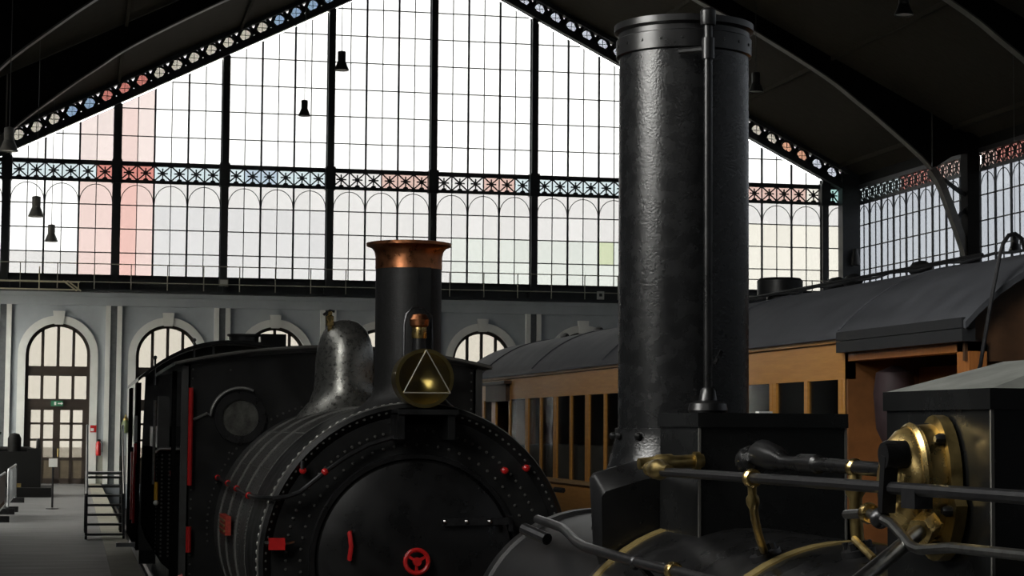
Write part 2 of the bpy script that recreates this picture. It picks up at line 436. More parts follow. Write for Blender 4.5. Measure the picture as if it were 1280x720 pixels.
# curved rib trusses that carry the roof
def _smooth(P, m=4):
    out = []
    for i in range(len(P) - 1):
        p0, p1, p2, p3 = P[max(i - 1, 0)], P[i], P[i + 1], P[min(i + 2, len(P) - 1)]
        for k in range(m):
            t = k / m
            out.append(tuple(0.5 * ((2 * p1[c]) + (-p0[c] + p2[c]) * t + (2 * p0[c] - 5 * p1[c] + 4 * p2[c] - p3[c]) * t * t + (-p0[c] + 3 * p1[c] - 3 * p2[c] + p3[c]) * t ** 3) for c in (0, 1)))
    return out + [P[-1]]
RIB = _smooth([(16.95, 8.3), (16.35, 9.9), (15.65, 11.3), (13.9, 12.8), (12.9, 13.55), (11.7, 14.4), (9.1, 15.85), (7.2, 16.75), (5.0, 17.95), (2.5, 19.2), (0, 20.45)])
def make_truss(Y):
    t = thing('roof_truss', (X0, Y, 7.0), 'dark curved iron roof truss, first one out from the glazed end wall', 'truss', 'roof trusses across the hall')
    for s in (-1, 1):
        web = MB(); fl_ = MB()
        for (h0, z0), (h1, z1) in zip(RIB[:-1], RIB[1:]):
            a, b = (X0 + s * h0, z0), (X0 + s * h1, z1)
            c, d = (X0 + s * h1, roof_z(h1) - 0.02), (X0 + s * h0, roof_z(h0) - 0.02)
            if h0 < 15.8: web.prism([a, b, c, d], 'y', Y - 0.02, Y + 0.02)
            fl_.bar((a[0], Y, a[1]), (b[0], Y, b[1]), 0.34, 0.05 if h0 < 15.8 else 0.24)
        web.prism([(X0 + s * 15.7, 11.3), (X0 + s * 15.7, roof_z(15.7) - 0.02), (X0 + s * 17.3, roof_z(17.3) - 0.02), (X0 + s * 17.3, 12.0), (X0 + s * 16.4, 11.75)], 'y', Y - 0.02, Y + 0.02)
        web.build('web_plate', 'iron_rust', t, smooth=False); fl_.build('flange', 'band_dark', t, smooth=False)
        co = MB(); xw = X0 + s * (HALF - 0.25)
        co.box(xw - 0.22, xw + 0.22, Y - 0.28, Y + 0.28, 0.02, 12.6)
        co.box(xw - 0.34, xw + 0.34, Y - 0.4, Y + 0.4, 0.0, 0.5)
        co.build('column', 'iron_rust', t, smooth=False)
        for a, b in (((15.7, 11.2), (17.0, 10.35)), ((16.5, 9.5), (17.0, 10.0)), ((16.85, 8.6), (17.1, 8.2))):
            MB().bar((X0 + s * a[0], Y, a[1]), (X0 + s * b[0], Y, b[1]), 0.12, 0.13).build('brace', 'iron', t, smooth=False)
    return t
tr0 = make_truss(YE - BAY)
for i in range(1, 9):
    c = copy_tree(tr0); c.location = (X0, YE - BAY * (i + 1), 7.0)
    c['label'] = 'dark curved iron roof truss, %s one out from the glazed end wall' % ('second', 'third', 'fourth', 'fifth', 'sixth', 'seventh', 'eighth', 'ninth')[i - 1]

# ---------------- glazing generator (end wall: s = x; side walls: s = y)
PANES = {}
def pane_mesh(poly, wall, m):
    cx = sum(p[0] for p in poly) / len(poly); cz = sum(p[1] for p in poly) / len(poly)
    key = (tuple((round(p[0] - cx, 3), round(p[1] - cz, 3)) for p in poly), wall, m)
    if key not in PANES:
        b = MB(); b.prism([(p[0] - cx, p[1] - cz) for p in poly], 'y' if wall == 'end' else 'x', -0.005, 0.005)
        PANES[key] = b.mesh('pane', m, smooth=False)
    return PANES[key], cx, cz

def clip(poly, f):
    """keep the part of poly where f(p) <= 0, f linear along edges"""
    out = []
    for a, b in zip(poly, poly[1:] + poly[:1]):
        fa, fb = f(a), f(b)
        if fa <= 0: out.append(a)
        if fa * fb < 0:
            t = fa / (fa - fb); out.append((a[0] + t * (b[0] - a[0]), a[1] + t * (b[1] - a[1])))
    return out

def slope_lo(h): return 20.2 - 0.5 * h     # underside of the gable rafter

def end_tint(px, py, low):
    if 143 < px < 165 and py > 100: return 'g_pinkdeep' if low else ('g_pinklow' if py > 150 else 'g_pink')
    if 100 < px < 192 and py > 108: return 'g_pinklow' if low else 'g_pink'
    if not low: return 'g_clear'
    if px < 110: return 'g_clear' if py < 320 else 'g_frost2'
    if 745 < px < 768 and 300 < py < 335: return 'g_green'
    if 660 < px < 700 and py > 325: return 'g_greenpale'
    if px > 930: return 'g_beige' if py > 290 else 'g_frost2'
    if py < 250: return 'g_frost2'
    if px > 560: return 'g_frost2' if py < 300 else 'g_greenpale'
    return 'g_frost' if px < 420 else 'g_frost2'

def frieze_tint(px):
    for a, b, c in ((0, 112, 'g_cyan'), (112, 185, 'g_red'), (185, 300, 'g_cyan'), (300, 345, 'g_blue'), (345, 420, 'g_cyan'), (420, 475, 'g_frost2'), (475, 537, 'g_orange'),
                    (537, 598, 'g_frost2'), (598, 640, 'g_orange'), (640, 900, 'g_cyan'), (900, 1010, 'g_orange'), (1010, 1032, 'g_beige'), (1032, 1053, 'g_teal'), (1053, 1100, 'g_orange')):
        if a <= px < b: return c
    return 'g_cyan'

LOW = [Z_GLASS, 8.60, 9.50, 10.40, Z_FR0]

def star_mesh(w, h, wall):
    b = MB(); hw, hh = w / 2, h / 2; ax = 'y' if wall == 'end' else 'x'
    def P3(s, z, d=0.0): return (s, d, z) if wall == 'end' else (d, s, z)
    up = (0, 1, 0) if wall == 'end' else (1, 0, 0)
    for sx in (-1, 1):
        b.bar(P3(-hw * sx, -hh), P3(hw * sx, hh), 0.05, 0.035, up)
    for k in range(8):
        a = PI / 8 + k * PI / 4 if False else k * PI / 4
        L = 0.19 if k % 2 == 0 else 0.14
        b.bar(P3(0, 0), P3(math.cos(a) * L, math.sin(a) * L), 0.05, 0.05, up)
    b.prism([(0.07 * math.cos(k * PI / 4), 0.07 * math.sin(k * PI / 4)) for k in range(8)], ax, -0.04, 0.04)
    b.bar(P3(-hw, -hh), P3(-hw, hh), 0.045, 0.04, up); b.bar(P3(hw, -hh), P3(hw, hh), 0.045, 0.04, up)
    b.prism([(0.1 * math.cos(k * PI / 4), -hh + 0.06 * math.sin(k * PI / 4) + 0.03) for k in range(8)], ax, -0.03, 0.03)
    return b.mesh('frieze_star', 'iron', smooth=False)
STAR = {}

def glaze(win, wall, s0, s1, ncol, zlimit, tint, ftint, plane, upper=True, ztop=None):
    """fills one bay of a wall with muntins, panes, arches and the star frieze, all as parts of win"""
    n = ncol; w = (s1 - s0) / n
    inward = -1 if wall in ('end', 'right') else 1
    def P3(s, z, d=0.0): return Vector((s, plane + d, z)) if wall == 'end' else Vector((plane + d, s, z))
    up = (0, 1, 0) if wall == 'end' else (1, 0, 0)
    mu = MB(); ar = MB()
    rows_up = []
    if upper:
        z = Z_FR1
        while z < 20.3: rows_up.append(z); z += 1.05
        rows_up.append(21.3)
    def top(s): return zlimit(s) if upper else Z_FR1
    for i in range(n + 1):
        s = s0 + i * w
        tw = 0.07 if i % 2 == 0 else 0.032
        mu.bar(P3(s, Z_GLASS), P3(s, Z_FR0), tw, tw, up)
        if upper and top(s) > Z_FR1 + 0.05: mu.bar(P3(s, Z_FR1), P3(s, top(s)), tw, tw, up)
    for z in LOW[1:-1]: mu.bar(P3(s0, z), P3(s1, z), 0.04, 0.04, up)
    mu.bar(P3(s0, Z_GLASS), P3(s1, Z_GLASS), 0.1, 0.1, up)
    for z in rows_up[1:-1]:
        # horizontal bar only where it lies under the rafters
        seg = [s0 + (s1 - s0) * k / 40 for k in range(41) if zlimit(s0 + (s1 - s0) * k / 40) > z]
        if len(seg) > 1: mu.bar(P3(seg[0], z), P3(seg[-1], z), 0.036, 0.036, up)
    mu.build('muntin_grid', 'iron', win, smooth=False)
    for i in range(0, n - 1, 2):
        c = s0 + (i + 1) * w
        ar.tube([P3(c + w * 0.96 * math.cos(PI * k / 12), 10.5 + 0.66 * math.sin(PI * k / 12)) for k in range(13)], 0.016, 5)
    if n > 1: ar.build('arch_bars', 'iron', win, kind='stuff')
    fr = MB()
    fr.bar(P3(s0, Z_FR0), P3(s1, Z_FR0), 0.12, 0.09, up); fr.bar(P3(s0, Z_FR1), P3(s1, Z_FR1), 0.16, 0.16, up)
    fr.build('frieze_rail', 'iron', win, smooth=False)
    key = (round(w, 3), wall if wall == 'end' else 'side')
    if key not in STAR: STAR[key] = star_mesh(w, Z_FR1 - Z_FR0 - 0.1, 'end' if wall == 'end' else 'side')
    zc = (Z_FR0 + Z_FR1) / 2
    for i in range(n):
        s = s0 + (i + 0.5) * w
        put(STAR[key], 'frieze_star', win, P3(s, zc))
        q = [(s - w / 2, Z_FR0), (s + w / 2, Z_FR0), (s + w / 2, Z_FR1), (s - w / 2, Z_FR1)]
        me, c, z = pane_mesh(q, 'end' if wall == 'end' else 'side', ftint(pix(P3(s, zc))[0]))
        put(me, 'frieze_pane', win, P3(c, z, -0.05 * inward))
    for i in range(n):
        a, b = s0 + i * w, s0 + (i + 1) * w
        rr = [(LOW[k], LOW[k + 1], True) for k in range(4)] + [(rows_up[k], rows_up[k + 1], False) for k in range(len(rows_up) - 1)]
        for z0, z1, low in rr:
            poly = [(a, z0), (b, z0), (b, z1), (a, z1)]
            if not low:
                poly = clip(poly, lambda p: p[1] - zlimit(p[0]))
                if len(poly) < 3: continue
            cs = sum(p[0] for p in poly) / len(poly); cz = sum(p[1] for p in poly) / len(poly)
            px, py = pix(P3(cs, cz))
            me, c, z = pane_mesh(poly, 'end' if wall == 'end' else 'side', tint(px, py, low))
            put(me, 'pane', win, P3(c, z, -0.03 * inward))

# ---------------- glazed end wall
def gable_limit(s): return slope_lo(abs(s - X0)) - 0.02
wall_far = MB()
def arch_wall(b, x0, x1, z0, z1, cx, hw, spring, y0, y1):
    b.box(x0, cx - hw, y0, y1, z0, spring); b.box(cx + hw, x1, y0, y1, z0, spring)
    n = 20; A = [(cx + hw * math.cos(PI - PI * k / n), spring + hw * math.sin(PI - PI * k / n)) for k in range(n + 1)]
    B = [(x0 + (x1 - x0) * k / n, z1) for k in range(n + 1)]
    B[0] = (x0, spring); B[n] = (x1, spring)
    B[1] = (x0, z1); B[n - 1] = (x1, z1)
    for k in range(n):
        b.prism([A[k], A[k + 1], B[k + 1], B[k]], 'y', y0, y1)
DOOR_HW, SPRING = 1.17, 4.76
for k in range(-4, 4):
    arch_wall(wall_far, X0 + 4 * k, X0 + 4 * k + 4, 0, Z_SILL, X0 + 4 * k + 2, DOOR_HW, SPRING, YE, YE + 0.5)
wall_far.box(XL - 0.5, XR + 0.5, YE, YE + 0.5, -0.9, 0.0)
wall_far.box(XL - 0.5, X0 - 16, YE, YE + 0.5, 0, Z_SILL); wall_far.box(X0 + 16, XR + 0.5, YE, YE + 0.5, 0, Z_SILL)
wf = wall_far.build('wall_far', 'plaster', smooth=False)
structure(wf, 'pale grey plastered end wall with a row of arched doorways', 'wall')
# dado, pilasters, cornice and archivolts as parts of the wall
for k in range(-4, 4):
    cx = X0 + 4 * k + 2
    for a, b in ((cx - 2, cx - DOOR_HW - 0.3), (cx + DOOR_HW + 0.3, cx + 2)):
        MB().box(a, b, YE - 0.05, YE + 0.01, 0, 1.05).build('dado_panel', 'dado', wf, smooth=False)
    n = 24; rv = MB(); ro_, ri = DOOR_HW + 0.28, DOOR_HW
    outer = [(cx - ro_, 0.0)] + [(cx + ro_ * math.cos(PI - PI * i / n), SPRING + ro_ * math.sin(PI - PI * i / n)) for i in range(n + 1)] + [(cx + ro_, 0.0)]
    inner = [(cx - ri, 0.0)] + [(cx + ri * math.cos(PI - PI * i / n), SPRING + ri * math.sin(PI - PI * i / n)) for i in range(n + 1)] + [(cx + ri, 0.0)]
    for i in range(len(outer) - 1): rv.prism([inner[i], inner[i + 1], outer[i + 1], outer[i]], 'y', YE - 0.1, YE)
    rv.build('archivolt', 'plaster_white', wf, smooth=False)
    MB().prism([(cx - 0.16, SPRING + DOOR_HW - 0.05), (cx + 0.16, SPRING + DOOR_HW - 0.05), (cx + 0.22, SPRING + DOOR_HW + 0.45), (cx - 0.22, SPRING + DOOR_HW + 0.45)], 'y', YE - 0.16, YE).build('keystone', 'plaster_white', wf, smooth=False)
for k in range(-4, 5):
    x = X0 + 4 * k
    for s in (-1, 1):
        MB().box(x + s * 0.21 - 0.09, x + s * 0.21 + 0.09, YE - 0.16, YE, 0, 6.6).build('pilaster_strip', 'plaster_white', wf, smooth=False)
    MB().box(x - 0.115, x + 0.115, YE - 0.12, YE, 0, 6.6).build('iron_pilaster', 'iron_grey', wf, smooth=False)
tm = MB(); tm.box(XL, XR, YE - 0.2, YE + 0.1, 6.6, 6.92); tm.box(XL, XR, YE - 0.32, YE + 0.1, 6.92, Z_SILL)
tm = tm.build('trim_cornice', 'plaster', smooth=False); structure(tm, 'pale grey cornice running above the arched doors', 'cornice')
tb2 = MB(); tb2.box(XL, XR, YE - 0.75, YE + 0.05, Z_SILL, Z_SILL + 0.1); tb2.box(XL, XR, YE - 0.02, YE + 0.12, Z_SILL + 0.1, Z_GLASS)
tb2 = tb2.build('trim_gallery_ledge', 'iron', smooth=False); structure(tb2, 'dark iron gallery ledge at the foot of the great window', 'ledge')
# mullions
for i, k in enumerate(range(-4, 5)):
    x = X0 + 4 * k
    b = MB(); b.box(x - 0.125, x + 0.125, YE - 0.2, YE + 0.15, Z_SILL, slope_lo(abs(4 * k)) + 0.05)
    b.box(x - 0.2, x + 0.2, YE - 0.28, YE + 0.15, Z_SILL, Z_SILL + 0.35)
    b.box(x - 0.19, x + 0.19, YE - 0.26, YE + 0.15, Z_FR0 - 0.1, Z_FR1 + 0.12)
    structure(b.build('trim_mullion', 'iron', smooth=False), 'dark iron mullion rising through the great end window', 'mullion')
# the windows
bounds = [(X0 - HALF + 0.2, X0 - 16.13, 2)] + [(X0 + 4 * k + 0.125, X0 + 4 * k + 3.875, 6) for k in range(-4, 4)] + [(X0 + 16.13, X0 + HALF - 0.2, 2)]
places = ['beside the left corner pier', 'with red frieze glass at its right edge', 'with pink glass along its left edge', 'between the pink one and the tall ones',
          'left of the middle mullion, below the gable peak', 'right of the middle mullion, below the gable peak', 'directly behind the big black chimney, with a green pane',
          'hidden mostly by the big black chimney', 'above the carriage roof vent', 'narrow one against the far right corner pier']
for i, (a, b, n) in enumerate(bounds):
    e = thing('window_%d' % (i + 1), (a, YE, Z_GLASS), 'tall iron-framed end wall window ' + places[i], 'window', kind='structure')
    glaze(e, 'end', a, b, n, gable_limit, end_tint, frieze_tint, YE + 0.03, upper=True)

# gable rafter band with rosettes
def gable_tint(px):
    for lim, c in ((82, 'r_cream'), (118, 'r_blue'), (192, 'r_red'), (335, 'r_cream'), (545, 'r_blue'), (945, 'r_pale'), (965, 'r_cream'), (1020, 'r_orange'), (2000, 'r_pale')):
        if px < lim: return c
for s, nm in ((-1, 'left'), (1, 'right')):
    g = thing('trim_gable_%s' % nm, (X0, YE, 12.0), 'pierced iron rafter band with round coloured panes on the %s slope of the gable' % nm, 'rafter', kind='structure')
    lo, hi = MB(), MB(); yy = YE - 0.25
    lo.bar((X0, yy, 20.2 + 0.12), (X0 + s * 17.3, yy, slope_lo(17.3) + 0.12), 0.4, 0.26); lo.build('lower_chord', 'iron', g, smooth=False)
    hi.bar((X0, yy, 21.05 - 0.06), (X0 + s * 17.3, yy, roof_z(17.3) - 0.06), 0.4, 0.2); hi.build('upper_chord', 'iron', g, smooth=False)
    bg = MB(); bg.prism([(X0, 20.3), (X0 + s * 17.3, slope_lo(17.3) + 0.1), (X0 + s * 17.3, roof_z(17.3)), (X0, 21.05)], 'y', yy + 0.1, yy + 0.11); bg.build('glare_sheet', 'g_band', g, smooth=False)  # added sheet that dims raw sky in the gaps between rosettes
    n = 27; stp = 17.2 / n; lat = MB()
    ring = None
    for i in range(n):
        h = (i + 0.5) * stp; z = 20.64 - 0.4985 * h; x = X0 + s * h
        for t in (0, 1):
            h1, h2 = i * stp, (i + 1) * stp
            za, zb = (20.38 - 0.5 * h1, 20.9 - 0.497 * h2) if t == 0 else (20.9 - 0.497 * h1, 20.38 - 0.5 * h2)
            # short X between two rosettes
            hm = (i + 1) * stp; L = 0.16
            lat.bar((X0 + s * (hm - L), yy, 20.64 - 0.4985 * (hm - L) + (0.26 if t else -0.26)), (X0 + s * (hm + L), yy, 20.64 - 0.4985 * (hm + L) + (-0.26 if t else 0.26)), 0.13, 0.05, (0, 1, 0))
        if ring is None:
            b = MB(); b.tube([(0.25 * math.cos(2 * PI * k / 14), 0, 0.25 * math.sin(2 * PI * k / 14)) for k in range(14)], 0.05, 5, closed=True)
            b.bar((-0.25, 0, 0), (0.25, 0, 0), 0.02, 0.02); b.bar((0, 0, -0.25), (0, 0, 0.25), 0.02, 0.02)
            ring = b.mesh('rosette_ring', 'iron')
        put(ring, 'rosette_ring', g, (x, yy, z))
        b = [(0.24 * math.cos(2 * PI * k / 10), 0.24 * math.sin(2 * PI * k / 10)) for k in range(10)]
        me, _, _ = pane_mesh(b, 'end', gable_tint(pix((x, yy, z))[0])); put(me, 'rosette_pane', g, (x, yy + 0.03, z))
    lat.build('lattice', 'iron', g, smooth=False)
# boarded spandrel so that no raw gap opens between roof and band
# ---------------- side walls
def open_bay(y): return y > 42 or 3 < y < 9  # unseen left openings, kept only where their light is wanted
for side, x, tint_name in (('left', XL, 'g_left'), ('right', XR, 'g_side')):
    s = -1 if side == 'left' else 1
    w = MB(); a, b = (x - 0.4, x) if s < 0 else (x, x + 0.4)
    nb = 10
    if side == 'right':
        w.box(a, b, YB, YE, 0, Z_GLASS)
    else:
        w.box(a, b, YB, YE, 0, 0.7); w.box(a, b, YB, YE, 6.9, Z_GLASS)
        for i in range(nb * 2 + 1):
            yc = YE - i * BAY / 2
            w.box(a, b, max(YB, yc - 1.2), min(YE, yc + 1.2), 0.7, 6.9)
            yo = yc - BAY / 4
            if not open_bay(yo): w.box(a, b, max(YB, yo - 1.7), min(YE, yo + 1.7), 0.7, 6.9)
            elif yo < 20: w.box(a, b, max(YB, yo - 1.7), min(YE, yo + 1.7), 0.7, 4.2)
    ev = MB(); ev.box(a - 0.02, b + 0.02, YB, YE, Z_FR1, roof_z(HALF) + 0.1); structure(ev.build('trim_eaves_%s' % side, 'iron_rust', smooth=False), 'dark eaves plate above the %s side windows' % side, 'eaves')
    wo = w.build('wall_%s' % side, 'plaster', smooth=False); structure(wo, 'plastered %s side wall of the hall below its glazing' % side, 'wall')
    for i in range(nb):
        y1 = YE - i * BAY - 0.2; y0 = YE - (i + 1) * BAY + 0.2
        if y1 < YB + 1: break
        y0 = max(y0, YB + 0.3)
        e = thing('window_%s_%d' % (side, i + 1), (x, y0, Z_GLASS),
                  ('iron-framed arcaded window of the %s side wall, bay number %d from the glazed end' % (side, i + 1)), 'window', kind='structure')
        if side == 'right' and i < 2:
            def st(px): 
                return 'g_red' if (1126 < px < 1170 or px > 1240) else ('g_cyan' if px < 1126 else 'g_orange')
            glaze(e, 'right', y0, y1, 18, lambda q: Z_FR1, lambda px, py, low: 'g_side', st, x + 0.03, upper=False)
        else:
            cuts = [(y0, 2.5, 'g_upleft'), (2.5, 7.0, 'g_open'), (7.0, y1, 'g_upleft')] if (side == 'left' and i == 6) else [(y0, y1, 'g_upleft' if (side == 'left' and i in (5, 7)) else tint_name)]  # left panes vary by bay to shape the light on the engines
            for ya, yb_, gm in cuts:
                gl = MB(); gl.box(x + s * 0.03 - 0.005, x + s * 0.03 + 0.005, ya, yb_, Z_GLASS, Z_FR1); gl.build('pane', gm, e, smooth=False)
            mu = MB()
            for k in range(10): yy = y0 + (y1 - y0) * k / 9; mu.box(x - 0.03, x + 0.03, yy - 0.03, yy + 0.03, Z_SILL + 0.5, Z_FR1)
            for z in LOW: mu.box(x - 0.03, x + 0.03, y0, y1, z - 0.02, z + 0.02)
            mu.build('muntin_grid', 'iron', e, smooth=False)
        if side == 'left':
            for j in range(2):
                yc = YE - i * BAY - (j + 0.5) * BAY / 2
                if not open_bay(yc): continue
                d = MB(); d.box(x - 0.2, x - 0.19, yc - 1.62, yc + 1.62, 0.7 if yc > 20 else 4.2, 6.9)
                d.build('lower_pane', 'g_fan' if yc < 20 else 'g_lowleft', e, smooth=False)
                d = MB()
                for q in (-1.6, -0.8, 0, 0.8, 1.6): d.box(x - 0.24, x - 0.15, yc + q - 0.05, yc + q + 0.05, 0.7, 6.9)
                for q in (0.75, 2.8, 4.3, 6.85): d.box(x - 0.24, x - 0.15, yc - 1.6, yc + 1.6, q - 0.06, q + 0.06)
                d.build('lower_frame', 'door_wood', e, smooth=False)
wb = MB(); wb.prism([(XL - 0.4, -0.9), (XR + 0.4, -0.9), (XR + 0.4, roof_z(HALF)), (X0, roof_z(0)), (XL - 0.4, roof_z(HALF))], 'y', YB - 0.4, YB)
structure(wb.build('wall_back', 'plaster', smooth=False), 'plain rear wall closing the hall', 'wall')
pr = MB(); pr.box(XR - 0.75, XR, YE - 0.5, YE, 0, Z_FR1 + 0.5); structure(pr.build('trim_pier_right', 'iron', smooth=False), 'dark corner pier where end wall and right wall meet', 'pier')
pr = MB(); pr.box(XL, XL + 0.5, YE - 0.5, YE, 0, Z_FR1 + 0.5); structure(pr.build('trim_pier_left', 'iron', smooth=False), 'dark corner pier where end wall and left wall meet', 'pier')

# ---------------- arched doors
def make_door(name, cx, label):
    e = thing(name, (cx, YE + 0.2, 0), label, 'door', kind='structure')
    y0, y1 = YE + 0.16, YE + 0.26
    xs = [cx - 1.17, cx - 0.56, cx, cx + 0.56, cx + 1.17]
    f = MB()
    n = 20
    for i in range(n):
        a0, a1 = PI - PI * i / n, PI - PI * (i + 1) / n
        f.prism([(cx + 1.05 * math.cos(a0), SPRING + 1.05 * math.sin(a0)), (cx + 1.05 * math.cos(a1), SPRING + 1.05 * math.sin(a1)),
                 (cx + 1.18 * math.cos(a1), SPRING + 1.18 * math.sin(a1)), (cx + 1.18 * math.cos(a0), SPRING + 1.18 * math.sin(a0))], 'y', y0, y1)
    for s in (-1, 1): f.box(cx + s * 1.115 - 0.065, cx + s * 1.115 + 0.065, y0, y1, 0, SPRING)
    f.box(cx - 1.17, cx + 1.17, y0 - 0.04, y1, 4.34 - 0.36, 4.34); f.box(cx - 1.17, cx + 1.17, y0 - 0.04, y1, 2.77, 3.13)
    for x in xs[1:-1]:
        f.box(x - 0.055, x + 0.055, y0, y1, 3.1, 4.0)
        f.box(x - 0.055, x + 0.055, y0, y1, 4.3, SPRING + math.sqrt(1.12 ** 2 - (x - cx) ** 2))
    f.build('frame', 'door_wood', e, smooth=False)
    for i in range(4):
        a, b = xs[i] + 0.04, xs[i + 1] - 0.04
        m = 8; poly = [(a, 4.34), (b, 4.34)]
        for k in range(m + 1):
            x = b + (a - b) * k / m; poly.append((x, SPRING + math.sqrt(max(0.0, 1.08 ** 2 - (x - cx) ** 2))))
        q = MB(); q.prism(poly, 'y', YE + 0.2, YE + 0.21); q.build('fanlight_pane', 'g_door', e, smooth=False)
        q = MB(); q.box(a, b, YE + 0.2, YE + 0.21, 3.13, 3.98); q.build('transom_pane', 'g_door', e, smooth=False)
    for s in (-1, 1):
        lf = MB(); x0, x1 = (cx - 1.06, cx) if s < 0 else (cx, cx + 1.06)
        rows = [(0.98, 1.58), (1.66, 2.18), (2.26, 2.72)]
        xm = (x0 + x1) / 2
        lf.box(x0, x0 + 0.13, y0, y1, 0.0, 2.78); lf.box(x1 - 0.13, x1, y0, y1, 0.0, 2.78); lf.box(xm - 0.06, xm + 0.06, y0, y1, 0.0, 2.78)
        for z0, z1 in ((0.0, 0.2), (0.86, 0.98), (1.58, 1.66), (2.18, 2.26), (2.72, 2.78)): lf.box(x0, x1, y0, y1, z0, z1)
        L = lf.build('door_leaf', 'door_wood', e, smooth=False)
        for a, b in ((x0 + 0.1, xm - 0.05), (xm + 0.05, x1 - 0.12)):
            for z0, z1 in rows: MB().box(a, b, YE + 0.2, YE + 0.21, z0, z1).build('pane', 'g_door', L, smooth=False)
            MB().box(a, b, YE + 0.19, YE + 0.22, 0.2, 0.86).build('wood_panel', 'door_panel', L, smooth=False)
        MB().tube([(cx + s * 0.07, y0 - 0.06, 1.0), (cx + s * 0.07, y0 - 0.06, 1.3)], 0.02, 6).build('pull_handle', 'brass_dull', L)
    return e
dl = ['arched glazed door with the green exit sign, behind the sign post', 'arched glazed door behind the black locomotive cab roofs', 'arched fanlight door behind the small roof ventilator',
      'arched fanlight door behind the worn dome', 'arched fanlight door right of the copper-capped chimney', 'arched fanlight door peeping over the carriage roof',
      'arched door hidden behind the big chimney', 'arched door hidden behind the carriage']
d0 = make_door('door_1', X0 - 14, dl[0])
for k in range(1, 8):
    c = copy_tree(d0); c.name = 'door_%d' % (k + 1); c['label'] = dl[k]; c.location.x += 4 * k

# outside ground seen through the door panes
gr = MB().box(-260, 260, -260, 330, -1.6, -1.3).build('ground', 'ground', smooth=False)
structure(gr, 'pale open yard outside the hall', 'ground')

# ================================================================== LOCOMOTIVE WITH THE COPPER-CAPPED CHIMNEY
AX, CZ = 2.34, 1.235          # boiler axis of both engines (same track)
L2 = thing('steam_locomotive', (AX, 17.0, RAIL_Z), 'black steam locomotive with copper-capped chimney, brass headlamp and red handwheel on its smokebox door', 'locomotive')
RB = 1.09
Y2 = 14.0
def ringpt(a, r, y, cz=CZ, ax=AX): return (ax + r * math.cos(a), y, cz + r * math.sin(a))
b = MB(); b.lathe([(1.0, 0.06), (RB - 0.03, 0.0), (RB, 0.02), (RB, 1.15)], (AX, Y2, CZ), 'y', 72, caps=False)
b.lathe([(0.001, 0.05), (1.0, 0.05), (1.0, 0.06)], (AX, Y2, CZ), 'y', 72, caps=False)
smk = b.build('smokebox', 'black', L2)
b = MB(); b.lathe([(RB - 0.012, 1.15), (RB - 0.012, 4.72)], (AX, Y2, CZ), 'y', 72, caps=False); bar_ = b.build('boiler_barrel', 'black_dusty', L2)
for yb in (15.15, 16.15, 17.1, 18.0):
    b = MB(); b.lathe([(RB - 0.02, -0.012), (RB + 0.002, -0.012), (RB + 0.002, 0.012), (RB - 0.02, 0.012)], (AX, yb, CZ), 'y', 72, caps=False); b.build('boiler_band', 'band', bar_)
b = MB(); b.lathe([(RB - 0.02, -0.012), (RB + 0.008, -0.012), (RB + 0.008, 0.012), (RB - 0.02, 0.012)], (AX, Y2 + 0.05, CZ), 'y', 72, caps=False); b.build('front_edge_band', 'band', smk)
rv = MB(); re_ = MB()
n = 120
for k in range(n):
    a = 2 * PI * k / n
    re_.rivet(ringpt(a, RB, Y2 + 0.12), (math.cos(a), 0, math.sin(a)), 0.02); rv.rivet(ringpt(a, RB - 0.05, Y2 + 0.02), (0, -1, 0), 0.012)
    rv.rivet(ringpt(a, RB - 0.01, Y2 + 1.05), (math.cos(a), 0, math.sin(a)), 0.011)
for k in range(96):
    a = 2 * PI * k / 96; rv.rivet(ringpt(a, 0.9, Y2 + 0.045), (0, -1, 0), 0.012)
for k in range(64):
    a = 2 * PI * k / 64; rv.rivet(ringpt(a, 0.8, Y2 + 0.045), (0, -1, 0), 0.012)
rv.build('rivets', 'rivet', smk, kind='stuff', smooth=False); re_.build('edge_rivets', 'rivet_bright', smk, kind='stuff', smooth=False)
rv = MB()
for yb in (15.32, 15.95, 16.35, 16.92, 17.3, 17.85, 18.2):
    for k in range(90):
        a = PI * 0.35 + PI * 0.75 * k / 90; rv.rivet(ringpt(a, RB - 0.012, yb), (math.cos(a), 0, math.sin(a)), 0.009)
for i in range(60):
    for a in (2.2, 2.55): rv.rivet(ringpt(a, RB - 0.012, 15.2 + i * 0.055), (math.cos(a), 0, math.sin(a)), 0.008)
rv.build('rivets', 'rivet', bar_, kind='stuff', smooth=False)
# door
b = MB(); b.lathe([(0.001, -0.075), (0.3, -0.07), (0.55, -0.045), (0.68, -0.01), (0.71, 0.03), (0.71, 0.06)], (AX, Y2 + 0.02, CZ), 'y', 64, caps=False); door = b.build('smokebox_door', 'black_gloss', L2)
b = MB(); b.lathe([(0.705, -0.012), (0.735, -0.012), (0.745, 0.05), (0.70, 0.05)], (AX, Y2 + 0.02, CZ), 'y', 64, closed=True, caps=False); b.build('door_ring', 'black_gloss', door)
